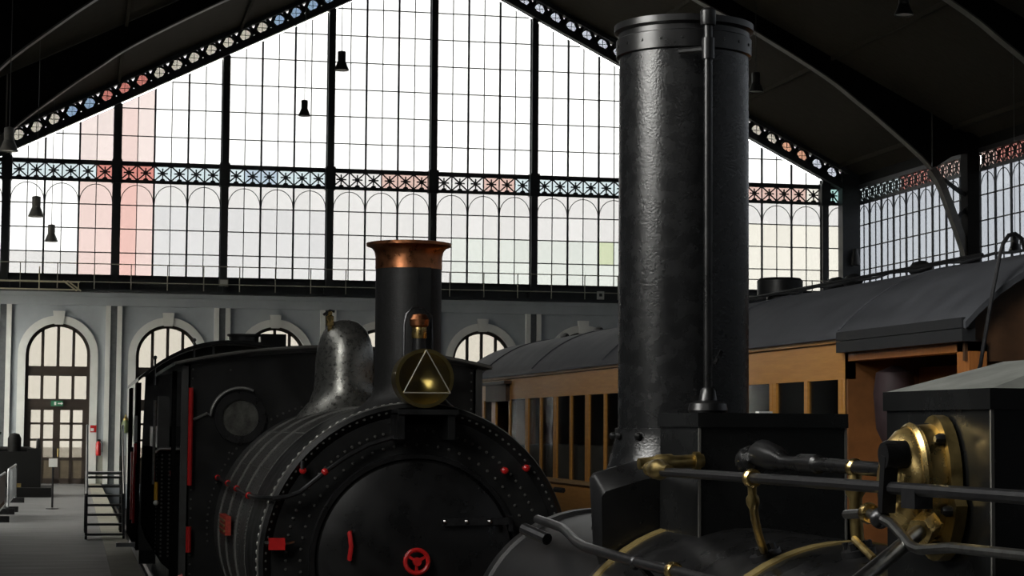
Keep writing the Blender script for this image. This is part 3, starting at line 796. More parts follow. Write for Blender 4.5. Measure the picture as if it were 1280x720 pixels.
# red handwheel
c = at_y(521, 702, Y2 - 0.12)
b = MB(); b.tube([(c.x + 0.08 * math.cos(2 * PI * k / 20), c.y, c.z + 0.08 * math.sin(2 * PI * k / 20)) for k in range(20)], 0.016, 8, closed=True)
for k in range(3):
    a = 0.5 + 2 * PI * k / 3; b.bar((c.x, c.y, c.z), (c.x + 0.08 * math.cos(a), c.y, c.z + 0.08 * math.sin(a)), 0.02, 0.014, (0, 1, 0))
b.lathe([(0.03, -0.03), (0.03, 0.02)], c, 'y', 12); wheel = b.build('handwheel', 'red', door)
MB().tube([c, (c.x, Y2, c.z)], 0.018, 8).build('spindle', 'dark_steel', door)
p0, p1 = at_y(437, 666, Y2 - 0.08), at_y(437, 699, Y2 - 0.08)
b = MB(); b.tube([(p0.x + 0.02, Y2, p0.z), (p0.x, p0.y, p0.z), (p0.x + 0.012, p0.y - 0.01, (p0.z + p1.z) / 2), (p1.x, p1.y, p1.z), (p1.x + 0.02, Y2, p1.z)], 0.017, 8); b.build('door_handle', 'red', door, label='red grab handle')
p0, p1 = at_y(553, 653, Y2 - 0.07), at_y(640, 651, Y2 - 0.07)
b = MB(); b.bar(p0, p1, 0.03, 0.05); b.bar(at_y(638, 645, Y2 - 0.07), at_y(638, 664, Y2 - 0.07), 0.03, 0.03); hb = b.build('hinge_strap', 'dark_steel', door)
for x in (556, 583, 612):
    q = at_y(x, 652, Y2 - 0.09); MB().ball(q, 0.018, 8).build('strap_bolt', 'steel', hb)
# conduit along the barrel and over the smokebox front
pts = [at_x(265, 594, 1.26), at_x(272, 597, 1.26), at_x(285, 604, 1.26), at_x(296, 610.5, 1.26), at_x(311, 619.5, 1.26), at_y(318, 621, 14.6), at_y(326, 622.5, 14.05), at_y(343, 623, 13.9), at_y(360, 620.5, 13.9), at_y(375, 615, 13.9), at_y(393, 601, 13.9), at_y(406, 590, 13.9),
       at_y(433, 571, 13.94), at_y(461, 556, 13.96), at_y(494, 546, 13.96)]
b = MB(); b.tube(pts, 0.017, 8); hr = b.build('conduit', 'dark_steel', L2)
for q in (pts[1], pts[2], pts[3], pts[4], pts[11]):
    MB().ball(q, 0.026, 10).build('conduit_clip', 'red', hr)
# red fittings
def knob(px, py, Y, par=L2):
    q = at_y(px, py, Y); b = MB(); b.lathe([(0.014, 0.12), (0.014, 0), (0.024, -0.005), (0.024, -0.035), (0.01, -0.045)], q, 'y', 10); return b.build('red_plug', 'red', par)
knob(378, 588, 13.99); knob(630, 588, 13.99); knob(657, 585, 13.99)
b = MB(); q = at_y(378, 577, 13.98); b.tube([q, at_y(378, 587, 13.95)], 0.015, 6); b.build('plug_chain', 'dark_steel', L2)
p = at_y(346, 680, 13.95); b = MB(); b.box(p.x - 0.055, p.x + 0.055, 13.93, 13.99, p.z - 0.04, p.z + 0.04); b.build('red_tag', 'red', L2)
b = MB(); b.tube([at_y(325, 682, 14.1), at_y(333, 678, 13.97), at_y(340, 679, 13.96), at_y(360, 679, 13.96), at_y(367, 677, 13.99)], 0.012, 6); b.build('tag_bracket', 'steel', L2)
p0 = at_x(283, 655, 1.235)
b = MB(); b.box(1.2, 1.245, p0.y - 0.36, p0.y + 0.3, p0.z - 0.075, p0.z + 0.075); pl = b.build('number_plate', 'red_dull', L2)
b = MB()
for k in range(3): b.box(1.19, 1.2, p0.y - 0.3, p0.y + 0.24, p0.z - 0.052 + k * 0.042, p0.z - 0.036 + k * 0.042)
b.build('plate_lettering', 'brass_dull', pl, smooth=False)
# chimney
ch = at_x(510, 400, AX)
CY = 14.46
prof = [(0.46, 2.18), (0.38, 2.27), (0.3, 2.335), (0.26, 2.38), (0.242, 2.45), (0.238, 2.55), (0.238, 3.3)]
b = MB(); b.lathe([(r, z) for r, z in prof], (AX, CY, 0), 'z', 48, caps=False); chm = b.build('chimney', 'black_flat', L2)
b = MB(); b.lathe([(0.241, 3.29), (0.241, 3.38), (0.25, 3.42), (0.27, 3.445), (0.306, 3.458), (0.308, 3.478), (0.29, 3.482), (0.25, 3.46), (0.2, 3.38), (0.2, 3.0)], (AX, CY, 0), 'z', 48, caps=False); b.build('copper_cap', 'copper', chm)
b = MB(); b.box(AX + 0.03, AX + 0.12, CY - 0.252, CY - 0.2, 2.5, 3.29); b.build('seam_strip', 'black', chm, smooth=False)
# dome
DY = 17.95
b = MB(); b.lathe([(0.46, 2.2), (0.38, 2.3), (0.31, 2.38), (0.275, 2.48), (0.264, 2.58), (0.262, 2.7), (0.257, 2.78), (0.245, 2.86), (0.225, 2.935), (0.195, 3.0), (0.155, 3.05), (0.11, 3.083), (0.06, 3.1), (0.001, 3.106)], (AX, DY, 0), 'z', 48, caps=False); dm = b.build('dome', 'dome', L2)
sv = at_y(411, 402, 17.9)
b = MB(); b.lathe([(0.02, -0.3), (0.02, -0.06), (0.035, -0.05), (0.035, 0.03), (0.02, 0.04), (0.02, 0.07), (0.001, 0.08)], (AX - 0.15, DY - 0.1, 3.1), 'z', 10); b.build('safety_valve', 'brass', dm)
MB().tube([(AX - 0.21, DY - 0.1, 3.14), (AX - 0.15, DY - 0.1, 3.18), (AX - 0.11, DY - 0.1, 3.17)], 0.012, 6).build('valve_lever', 'dark_steel', dm)
# headlamp
LC = at_y(530, 473, 13.86); AXL = Vector((0.02, -1, 0.0)).normalized()
b = MB(); b.lathe([(0.001, -0.26), (0.15, -0.25), (0.195, -0.2), (0.2, -0.02), (0.205, 0.0), (0.205, 0.03), (0.18, 0.03)], LC, AXL, 36, caps=False); lamp = b.build('headlamp', 'brass_lamp', L2)
b = MB(); b.lathe([(0.001, -0.15), (0.08, -0.13), (0.14, -0.07), (0.185, 0.01)], LC, AXL, 36, caps=False); b.build('reflector', 'brass_lamp', lamp)
b = MB(); b.lathe([(0.19, 0.012), (0.001, 0.02)], LC, AXL, 36, caps=False); b.build('lamp_glass', 'g_lamp', lamp)
SX = AXL.cross(Vector((0, 0, 1))).normalized()
if SX.x < 0: SX = -SX
def lp(x, y): return LC + AXL * 0.045 + SX * ((x - 530) * 0.00556) + Vector((0, 0, (473 - y) * 0.00556))
T = [lp(531, 438), lp(503, 491), lp(562, 491)]
b = MB()
for i in range(3): b.tube([T[i], T[(i + 1) % 3]], 0.0045, 6)
b.build('wire_guard', 'steel_bright', lamp)
b = MB(); b.lathe([(0.05, 0.17), (0.045, 0.29)], LC + Vector((-0.02, 0.1, 0)), 'z', 16); b.build('lamp_neck', 'black', lamp)
b = MB(); b.lathe([(0.05, 0.28), (0.055, 0.29), (0.05, 0.36)], LC + Vector((-0.02, 0.1, 0)), 'z', 16); b.build('brass_collar', 'brass', lamp)
b = MB(); b.lathe([(0.05, 0.355), (0.065, 0.37), (0.07, 0.41), (0.05, 0.445), (0.001, 0.455)], LC + Vector((-0.02, 0.1, 0)), 'z', 16); b.build('copper_cowl', 'copper', lamp)
hp = LC + Vector((-0.02, 0.14, 0))
b = MB(); b.tube([hp + Vector((-0.1, 0, 0.15)), hp + Vector((-0.1, 0, 0.38)), hp + Vector((-0.085, 0, 0.45)), hp + Vector((-0.04, 0, 0.5)), hp + Vector((0.03, 0, 0.5)), hp + Vector((0.09, 0, 0.44)), hp + Vector((0.1, 0, 0.15))], 0.009, 6); b.build('carry_loop', 'dark_steel', lamp)
# lamp bracket on the smokebox crown
b = MB(); p = at_y(497, 512, 13.9)
b.box(LC.x - 0.2, LC.x + 0.22, 13.72, 14.3, LC.z - 0.25, LC.z - 0.215); b.box(LC.x - 0.2, LC.x - 0.15, 13.74, 14.1, LC.z - 0.42, LC.z - 0.24); b.box(LC.x + 0.15, LC.x + 0.2, 13.74, 14.1, LC.z - 0.42, LC.z - 0.24)
b.build('lamp_bracket', 'black', L2, smooth=False)
b = MB(); b.tube([at_y(694, 612, 14.0), at_y(704, 613, 13.9)], 0.02, 6); b.build('side_handrail_end', 'black', L2)
# cab front with round spectacles
CF = 18.7
def cab_top(x): return 2.84 - 0.145 * ((x - AX) / 1.34) ** 2
xs = [AX - 1.34 + 2.68 * k / 20 for k in range(21)]
b = MB(); b.prism([(xs[0], 0.25)] + [(x, cab_top(x)) for x in xs] + [(xs[-1], 0.25)], 'y', CF, CF + 0.04); cabf = b.build('cab_front', 'black', L2, smooth=False)
for s in (-1, 1):
    wx = AX + s * 0.858
    b = MB(); b.lathe([(0.165, -0.05), (0.235, -0.05), (0.235, 0.02), (0.165, 0.02)], (wx, CF, 2.234), 'y', 32, closed=True, caps=False); fr_ = b.build('spectacle_frame', 'black_gloss', cabf)
    b = MB(); b.lathe([(0.17, -0.02), (0.001, -0.02)], (wx, CF, 2.234), 'y', 32, caps=False); b.build('spectacle_glass', 'cabglass', fr_)
    if s < 0:
        b = MB(); b.tube([(wx - 0.42, CF - 0.02, 2.21), (wx - 0.3, CF - 0.02, 2.27)] + [(wx + 0.27 * math.cos(a), CF - 0.05, 2.234 + 0.27 * math.sin(a)) for a in [PI * 0.98 - PI * 0.62 * k / 10 for k in range(11)]], 0.014, 6); b.build('drip_hood', 'band', fr_)
rv = MB()
for k in range(28):
    z = 0.4 + k * 0.084
    rv.rivet((AX - 1.29, CF, z), (0, -1, 0), 0.011); rv.rivet((AX + 1.29, CF, z), (0, -1, 0), 0.011)
    if k % 3 == 0: rv.rivet((AX - 0.95, CF, z), (0, -1, 0), 0.011)
for k in range(30):
    a = 0.55 * PI + 0.5 * PI * k / 30; rv.rivet(ringpt(a, RB + 0.05, CF - 0.002), (0, -1, 0), 0.011)
rv.build('rivets', 'rivet', cabf, kind='stuff', smooth=False)
# cab roof, sides, handrails
xs2 = [AX - 1.46 + 2.92 * k / 20 for k in range(21)]
def rf(x): return 2.87 - 0.17 * ((x - AX) / 1.46) ** 2
b = MB(); b.prism([(x, rf(x)) for x in xs2] + [(x, rf(x) + 0.035) for x in reversed(xs2)], 'y', CF - 0.13, 23.0); b.build('cab_roof', 'black', L2)
b = MB(); b.tube([(x, CF - 0.13, rf(x) + 0.018) for x in xs2], 0.014, 6); b.build('roof_beading', 'band_dark', L2)
for s in (-1, 1):
    xx = AX + s * 1.33
    b = MB(); b.box(xx - 0.02, xx + 0.02, CF, 21.4, 0.25, 1.75); b.box(xx - 0.02, xx + 0.02, CF, 19.1, 1.75, 2.72); b.box(xx - 0.02, xx + 0.02, 21.2, 21.4, 1.75, 2.72); b.build('cab_side', 'black_matte', L2, smooth=False)
    b = MB(); b.box(xx + s * 0.03 - 0.03, xx + s * 0.03 + 0.03, CF - 0.03, CF + 0.05, 0.3, 2.7); b.build('corner_angle', 'grey_black', L2, smooth=False)
p = at_y(239, 480, CF - 0.08)
b = MB(); b.tube([(p.x, CF - 0.09, 2.5), (p.x, CF - 0.09, 1.62)], 0.022, 8); b.build('handrail', 'red', L2, label='bright red corner handrail')
b = MB(); b.tube([(p.x, CF - 0.09, 1.25), (p.x, CF - 0.09, 1.02)], 0.025, 8); b.tube([(p.x - 0.04, CF - 0.06, 0.8), (p.x - 0.14, CF - 0.06, 0.76), (p.x - 0.14, CF - 0.06, 0.5)], 0.03, 8); b.build('step_bracket', 'red', L2)
# rest of the engine under the frame edge: running plate, beam, wheels
b = MB(); b.box(AX - 1.3, AX + 1.3, 13.2, 23.0, 0.17, 0.25); b.box(AX - 0.95, AX - 0.88, 13.2, 23, -0.4, 0.17); b.box(AX + 0.88, AX + 0.95, 13.2, 23, -0.4, 0.17); b.build('running_plate', 'black', L2, smooth=False)
b = MB(); b.box(AX - 1.3, AX + 1.3, 13.1, 13.2, -0.25, 0.3); bm_ = b.build('buffer_beam', 'red', L2, smooth=False)
for s in (-1, 1):
    b = MB(); b.lathe([(0.12, 0), (0.1, -0.35), (0.2, -0.36), (0.22, -0.42), (0.001, -0.45)], (AX + s * 0.88, 13.1, 0.05), 'y', 20, caps=False); b.build('buffer', 'dark_steel', bm_)
b = MB(); b.prism([(AX - 0.75, 0.2), (AX + 0.75, 0.2), (AX + 0.6, 0.55), (AX - 0.6, 0.55)], 'y', 14.1, 15.1); b.build('smokebox_saddle', 'black', L2, smooth=False)
b = MB(); b.box(AX - 0.8, AX + 0.8, 16.3, 18.7, 0.2, 0.9); b.build('firebox', 'black', L2, smooth=False)
def wheelset(par, Y, r, cx=AX):
    b = MB()
    for s in (-1, 1):
        b.lathe([(r - 0.1, -0.06), (r, -0.06), (r, 0.06), (r - 0.1, 0.06)], (cx + s * 0.84, Y, RAIL_Z + r + 0.002), (-s, 0, 0), 32, closed=True, caps=False)
        for k in range(10):
            a = 2 * PI * k / 10; b.bar((cx + s * 0.84, Y, RAIL_Z + r), (cx + s * 0.84, Y + (r - 0.05) * math.cos(a), RAIL_Z + r + (r - 0.05) * math.sin(a)), 0.05, 0.05)
    b.tube([(cx - 0.86, Y, RAIL_Z + r), (cx + 0.86, Y, RAIL_Z + r)], 0.08, 12)
    b.build('wheelset', 'black', par)
for y in (14.9, 16.6, 18.3, 20.4): wheelset(L2, y, 0.6)

# ------------------------------------------------------------------ tender
TN = thing('locomotive_tender', (AX, 27.0, RAIL_Z), 'riveted black tender coupled behind the cab with the red handrail', 'tender')
TY0, TY1, TX = 23.25, 28.6, 0.93
w_ = 2 * (AX - TX)
prof = [(TX + 0.5, 0.42), (TX + 0.2, 0.5), (TX + 0.06, 0.62), (TX, 0.8), (TX, 1.88), (TX + w_, 1.88), (TX + w_, 0.8), (TX + w_ - 0.06, 0.62), (TX + w_ - 0.2, 0.5), (TX + w_ - 0.5, 0.42)]
b = MB(); b.prism(prof, 'y', TY0, TY1); tk = b.build('tank', 'black_matte', TN, smooth=False)
rv = MB()
for k in range(26):
    z = 0.7 + k * 0.045
    for x in (TX + 0.05, TX + 0.13): rv.rivet((x, TY0, z), (0, -1, 0), 0.013)
    rv.rivet((TX, TY0 + 0.15, z), (-1, 0, 0), 0.013)
rv.build('rivets', 'rivet', tk, kind='stuff', smooth=False)
b = MB(); b.tube([(TX - 0.03, TY0 - 0.04, 1.86), (TX + 0.02, TY0 - 0.05, 1.9), (TX + 0.75, TY0 - 0.05, 1.9)], 0.02, 8); b.build('front_handrail', 'steel', TN)
p = at_y(205, 495, TY0 - 0.05)
b = MB(); b.box(p.x - 0.06, p.x + 0.07, TY0 - 0.02, TY0 + 0.2, 1.88, p.z); b.build('corner_pillar', 'grey_black', TN, smooth=False)
b = MB(); b.tube([(p.x - 0.1, TY0 - 0.05, 1.5), (p.x - 0.1, TY0 - 0.05, p.z - 0.05)], 0.018, 8); b.build('pillar_handrail', 'steel', TN)
p = at_y(195, 615, TY0 - 0.05)
b = MB(); b.tube([(p.x, p.y, p.z + 0.11), (p.x, p.y, p.z - 0.09)], 0.022, 8); yh = b.build('hand_grip', 'yellow', TN, label='small yellow hand grip')
b = MB(); b.ball((p.x, p.y, p.z - 0.12), 0.03, 8); b.build('grip_end', 'white_paint', yh)
p = at_y(218, 600, TY0 - 0.15)
b = MB(); b.prism([(p.x - 0.05, p.z + 0.1), (p.x + 0.01, p.z + 0.1), (p.x + 0.05, p.z - 0.1), (p.x - 0.02, p.z - 0.1)], 'y', TY0 - 0.2, TY0 - 0.02); b.build('fire_bucket', 'red', TN, smooth=False)
b = MB(); b.tube([at_y(222, 607, TY0 - 0.1), at_y(234, 601, TY0 - 0.1)], 0.012, 6); b.build('bucket_hook', 'steel', TN)
b = MB(); b.box(TX + 0.1, TX + w_ - 0.1, TY0 + 0.1, TY1 - 0.1, 1.88, 2.15); b.build('coal_bunker', 'black', TN, smooth=False)
b = MB(); b.box(AX - 1.2, AX + 1.2, TY0, TY1, 0.2, 0.45); b.box(AX - 0.95, AX - 0.85, TY0, TY1, -0.4, 0.2); b.box(AX + 0.85, AX + 0.95, TY0, TY1, -0.4, 0.2); b.build('tender_frame', 'black', TN, smooth=False)
for y in (24.3, 26.0, 27.7): wheelset(TN, y, 0.5)

# ------------------------------------------------------------------ third vehicle behind the tender
V3 = thing('shunting_locomotive', (AX, 33.0, RAIL_Z), 'black arched-roof locomotive cab standing behind the riveted tender, with red side rails', 'locomotive')
VY0, VY1 = 31.0, 36.5
def rf3(x): return 3.39 - 0.58 * abs((x - AX) / 1.42) ** 2.3
xs3 = [AX - 1.42 + 2.84 * k / 24 for k in range(25)]
b = MB(); b.prism([(x, rf3(x)) for x in xs3] + [(x, rf3(x) + 0.05) for x in reversed(xs3)], 'y', VY0 - 0.5, VY1 + 0.3); b.build('arched_roof', 'black', V3)
b = MB(); b.prism([(AX - 1.38, 0.3)] + [(x, rf3(x) - 0.01) for x in xs3[1:-1]] + [(AX + 1.38, 0.3)], 'y', VY0, VY0 + 0.04); b.build('end_sheet', 'grey_black', V3, smooth=False)
for s in (-1, 1):
    xx = AX + s * 1.38
    b = MB(); b.box(xx - 0.02, xx + 0.02, VY0, VY1, 0.3, 1.8); b.box(xx - 0.02, xx + 0.02, VY0, VY0 + 1.0, 1.8, 2.8); b.box(xx - 0.02, xx + 0.02, VY1 - 1.2, VY1, 1.8, 2.8); b.build('side_sheet', 'black_matte', V3, smooth=False)
    for yy in (VY0 + 0.1, VY0 + 1.3):
        b = MB(); b.tube([(xx + s * 0.06, yy, 0.7), (xx + s * 0.06, yy, 1.75)], 0.022, 6); b.build('side_rail', 'red', V3)
p = at_y(173, 528, VY0)
b = MB(); b.box(p.x - 0.05, p.x + 0.03, VY0 + 0.3, VY0 + 0.5, p.z - 0.3, p.z + 0.1); b.build('side_lamp', 'white_paint', V3, smooth=False)
b = MB(); b.box(p.x - 0.05, p.x + 0.03, VY0 + 0.3, VY0 + 0.5, p.z - 0.62, p.z - 0.32); b.build('lamp_base', 'red', V3, smooth=False)
b = MB(); b.lathe([(0.24, 0), (0.24, 0.32), (0.27, 0.33), (0.27, 0.36), (0.001, 0.37)], (AX + 0.33, 33.2, rf3(AX + 0.33) - 0.08), 'z', 20, caps=False); b.build('roof_ventilator', 'grey_black', V3)
b = MB(); b.box(AX + 0.6, AX + 1.0, 33.0, 33.5, rf3(AX + 0.8) - 0.1, rf3(AX + 0.8) + 0.42); b.build('roof_box', 'black', V3, smooth=False)
for px, t in ((194, 447), (243, 425), (267, 432)):
    p = at_y(px, t, VY0 - 0.3)
    b = MB(); b.tube([(p.x, p.y, rf3(min(max(p.x, AX - 1.4), AX + 1.4)) - 0.25), tuple(p)], 0.018, 6); b.ball(p, 0.03, 8); b.build('roof_rod', 'steel', V3)
p = at_y(157, 677, VY0 + 0.3)
b = MB(); b.box(0.66, AX - 1.2, VY0 + 0.2, VY0 + 0.4, 0.34, 0.4); b.build('foot_step', 'barrier_grey', V3, smooth=False)
b = MB(); b.box(AX - 1.35, AX + 1.35, VY0, VY1, 0.1, 0.3); b.box(AX - 0.95, AX - 0.85, VY0, VY1, -0.4, 0.1); b.box(AX + 0.85, AX + 0.95, VY0, VY1, -0.4, 0.1); b.build('frame', 'black', V3, smooth=False)
for y in (32.0, 34.0, 35.8): wheelset(V3, y, 0.55)

# ================================================================== LOCOMOTIVE WITH THE BIG BLACK CHIMNEY
L1 = thing('steam_locomotive', (AX, 6.0, RAIL_Z), 'old black locomotive with a tall plain black chimney, brass boiler bands and brass valve', 'locomotive')
R1, Z1 = 0.6, 1.21
b = MB(); b.lathe([(R1, 1.9), (R1, 7.4)], (AX, 0, Z1), 'y', 64, caps=True); bo = b.build('boiler', 'black_gloss', L1)
b = MB(); b.lathe([(R1 - 0.03, 7.4), (R1 - 0.035, 9.0), (R1 - 0.02, 9.01), (R1 - 0.02, 9.1), (R1 - 0.1, 9.12), (0.001, 9.14)], (AX, 0, Z1), 'y', 64, caps=False); sb = b.build('smokebox', 'black_satin', L1)
for yb in (7.3, 5.9, 4.15):
    b = MB(); b.lathe([(R1, -0.035), (R1 + 0.006, -0.033), (R1 + 0.006, 0.033), (R1, 0.035)], (AX, yb, Z1), 'y', 64, caps=False); b.build('boiler_band', 'brass_band', bo)
# chimney
KX, KY, KR = AX, 7.68, 0.2565
b = MB(); b.lathe([(0.36, 1.76), (0.33, 1.9), (0.29, 2.03), (0.268, 2.12), (0.268, 2.155), (KR, 2.156), (KR, 3.66)], (KX, KY, 0), 'z', 64, caps=False); ck = b.build('chimney', 'black_rough', L1)
b = MB(); b.lathe([(KR + 0.002, 3.62), (KR + 0.012, 3.625), (KR + 0.012, 3.69), (KR + 0.004, 3.695), (KR + 0.004, 3.715), (KR + 0.02, 3.725), (KR + 0.02, 3.75), (KR - 0.02, 3.75), (KR - 0.02, 3.3)], (KX, KY, 0), 'z', 64, caps=False); b.build('chimney_rim', 'black_gloss', ck)
for k in range(14):
    a = 2 * PI * k / 14 + 0.15
    b = MB(); b.ball((KX + 0.275 * math.cos(a), KY + 0.275 * math.sin(a), 2.125), 0.016, 8); b.build('base_bolt', 'black_gloss', ck)
rv = MB()
for k in range(20):
    a = 2 * PI * k / 20; rv.rivet((KX + (KR + 0.012) * math.cos(a), KY + (KR + 0.012) * math.sin(a), 3.66), (math.cos(a), math.sin(a), 0), 0.007)
rv.build('rivets', 'black_gloss', ck, kind='stuff', smooth=False)
# blast pipe beside the chimney
pp = at_y(885, 300, 7.33); px_ = pp.x
b = MB(); b.tube([(px_, 7.33, 2.24), (px_, 7.33, 3.745)], 0.0165, 12); pipe = b.build('exhaust_pipe', 'black_gloss', L1)
b = MB(); b.lathe([(0.07, 2.215), (0.075, 2.225), (0.07, 2.25), (0.035, 2.262), (0.028, 2.3), (0.02, 2.31)], (px_, 7.33, 0), 'z', 20); b.build('pipe_flange', 'black_gloss', pipe)
b = MB(); b.lathe([(0.028, 3.69), (0.03, 3.7), (0.03, 3.745), (0.02, 3.755)], (px_, 7.33, 0), 'z', 16); b.build('pipe_cap', 'black_gloss', pipe)
b = MB(); b.lathe([(0.024, 3.56), (0.024, 3.64)], (px_, 7.33, 0), 'z', 14); b.tube([(px_ - 0.09, 7.41, 3.6), (px_, 7.34, 3.6)], 0.013, 8); b.build('pipe_clip', 'black_gloss', pipe)
b = MB(); b.tube([(px_ + 0.02, 7.31, 2.4), (px_ + 0.045, 7.3, 2.45), (px_ + 0.03, 7.3, 2.42)], 0.008, 6); b.build('drain_cock', 'black_gloss', pipe)
# saddle box round the chimney foot
def boiler_z(x): return Z1 + math.sqrt(max(0.0, R1 ** 2 - (x - AX) ** 2))
sd = [(1.915, 1.965), (1.93, 1.985), (2.08, 2.03), (2.3, 2.06), (2.6, 2.03), (2.75, 1.985), (2.765, 1.965)]
b = MB(); yb0, yb1 = 7.36, 7.5
low = [(2.765, 1.72), (2.6, 1.74), (2.34, 1.78), (2.1, 1.74), (1.96, 1.62), (1.93, 1.72)]
top_in = [(x + (0.012 if x < AX else -0.012), z - 0.065) for x, z in sd]
n1 = len(sd); n2 = len(low)
vs = [(x, yb0, z) for x, z in top_in] + [(x, yb0 + 0.09, z) for x, z in sd] + [(x, yb1, z) for x, z in sd] + [(x, yb0, z) for x, z in low] + [(x, yb1, z) for x, z in low]
fs = [(i, i + 1, n1 + i + 1, n1 + i) for i in range(n1 - 1)] + [(n1 + i, n1 + i + 1, 2 * n1 + i + 1, 2 * n1 + i) for i in range(n1 - 1)]
o1, o2 = 3 * n1, 3 * n1 + n2
fs += [tuple(list(range(n1)) + list(range(o1, o1 + n2))), tuple(list(range(2 * n1, 3 * n1)) + list(range(o2, o2 + n2)))]
fs += [(o1 + i, o1 + i + 1, o2 + i + 1, o2 + i) for i in range(n2 - 1)]
fs += [(n1 - 1, 2 * n1 - 1, 3 * n1 - 1, o2, o1), (0, n1, 2 * n1, o2 + n2 - 1, o1 + n2 - 1)]
b.add(vs, fs); b.build('sand_saddle', 'black_gloss', L1, angle=50)
# box behind the chimney
def lidbox(x0, x1, y0, y1, z0, z1, name, ridge=0.0):
    b = MB(); b.box(x0, x1, y0, y1, z0, z1 - 0.05); bx = b.build(name, 'black_panel', L1, smooth=False)
    l = MB(); e = 0.008
    if ridge:
        l.box(x0 - e, x1 + e, y0 - e, y1 + e, z1 - 0.05, z1)
        xm = (x0 + x1) / 2; t = MB()
        t.add([(x0 - e, y0 - e, z1 - 0.002), (x1 + e, y0 - e, z1 - 0.002), (x1 + e, y1 + e, z1 - 0.002), (x0 - e, y1 + e, z1 - 0.002), (xm, y0 + 0.2, z1 + ridge), (xm, y1 - 0.05, z1 + ridge)],
              [(0, 1, 4), (1, 2, 5, 4), (2, 3, 5), (3, 0, 4, 5), (3, 2, 1, 0)])
        t.build('hipped_top', 'lid_dust', bx, smooth=False)
    else: l.box(x0 - e, x1 + e, y0 - e, y1 + e, z1 - 0.05, z1)
    l.build('lid', 'black_panel', bx, smooth=False)
    for x, y in ((x0, y0), (x1, y0)): MB().box(x - 0.004, x + 0.004, y - 0.004, y + 0.004, z0, z1 - 0.05).build('corner_bead', 'band_dark', bx, smooth=False)
    return bx
lidbox(2.147, 2.69, 6.85, 7.34, 1.72, 2.212, 'sand_box')
lidbox(2.12, 2.75, 4.465, 5.1, 1.66, 2.255, 'dome_casing', 0.085)
b = MB(); b.box(2.37, 2.42, 6.86, 6.9, 2.212, 2.219); b.build('lid_tag', 'white_paint', L1, smooth=False)
# regulator rod with brass stanchions
RX, RZ = 1.93, 2.012
b = MB(); b.tube([(RX, 6.75, RZ - 0.003), (RX, 6.0, RZ), (RX, 4.0, RZ + 0.004), (RX, 2.2, RZ + 0.006)], 0.0155, 10); rod = b.build('regulator_rod', 'dark_steel', L1)
v0 = at_x(812, 589, RX)
b = MB(); b.lathe([(0.016, 0), (0.026, 0.005), (0.026, 0.03), (0.016, 0.035), (0.02, 0.05), (0.034, 0.07), (0.036, 0.12), (0.028, 0.15), (0.018, 0.17), (0.018, 0.22)], (RX, v0.y, RZ + 0.005), (0.02, -1, 0), 16)
b.lathe([(0.02, 0.0), (0.024, 0.06), (0.03, 0.07), (0.03, 0.12), (0.024, 0.13), (0.024, 0.24)], (RX - 0.01, v0.y + 0.1, RZ + 0.02), (1, 0.1, 0.05), 14)
gv = b.build('brass_gland', 'brass_dull', L1)
b = MB(); b.lathe([(0.034, 0), (0.034, 0.02)], (2.125, v0.y + 0.12, RZ + 0.03), 'x', 14); b.build('gland_flange', 'brass_dull', gv)
q0 = at_x(940, 597, RX)
def stanchion(top, foot, r):
    top, foot = Vector(top), Vector(foot); L = foot - top
    def q(t): return Vector((top.x + L.x * t ** 2.2, top.y + L.y * t ** 2.2, top.z + L.z * t))
    ts = [0.06, 0.2, 0.24, 0.3, 0.36, 0.55, 0.75, 0.95]
    b = MB(); b.tube([q(t) for t in ts], [r, r, r * 1.5, r * 1.5, r, r, r, r * 0.95], 12)
    s = b.build('brass_stanchion', 'brass_dull', L1)
    t = MB(); t.lathe([(0.022, -0.016), (0.028, -0.008), (0.028, 0.008), (0.022, 0.016)], top, 'y', 16); t.build('ring', 'brass', s)
    nf = Vector((foot.x - AX, 0, foot.z - Z1)).normalized()
    f = MB(); f.lathe([(0.05, -0.015), (0.05, 0.008), (0.03, 0.012), (0.025, 0.03)], foot, nf, 16); f.build('foot', 'dark_steel', s)
    e1 = nf.cross(Vector((0, 1, 0))); e2 = Vector((0, 1, 0))
    for k in range(4):
        a = PI / 4 + k * PI / 2; f = MB(); f.lathe([(0.01, 0), (0.01, 0.03)], foot + e1 * (0.036 * math.cos(a)) + e2 * (0.036 * math.sin(a)), nf, 6); f.build('foot_nut', 'dark_steel', s)
    return s
stanchion((RX, q0.y, RZ), (2.1, 6.02, boiler_z(2.1) + 0.01), 0.013)
stanchion((2.2, 5.53, 2.045), (2.21, 5.53, boiler_z(2.21) + 0.01), 0.019)
# ejector pipe behind the rod
b = MB(); b.tube([(2.2, 6.42, 2.07), (2.2, 6.33, 2.075), (2.2, 6.2, 2.06), (2.2, 6.12, 2.05), (2.2, 5.98, 2.05), (2.2, 5.97, 2.05), (2.2, 5.83, 2.05), (2.2, 5.82, 2.05), (2.2, 4.95, 2.04)],
         [0.03, 0.047, 0.042, 0.022, 0.022, 0.03, 0.03, 0.021, 0.021], 14); ej = b.build('ejector_pipe', 'black_gloss', L1)
b = MB(); b.lathe([(0.001, -0.07), (0.03, -0.06), (0.05, -0.03), (0.052, 0.03), (0.03, 0.06), (0.001, 0.07)], (2.19, 6.42, 2.05), (0.5, 1, 0), 14, caps=False); b.build('ejector_cone', 'black_gloss', ej)
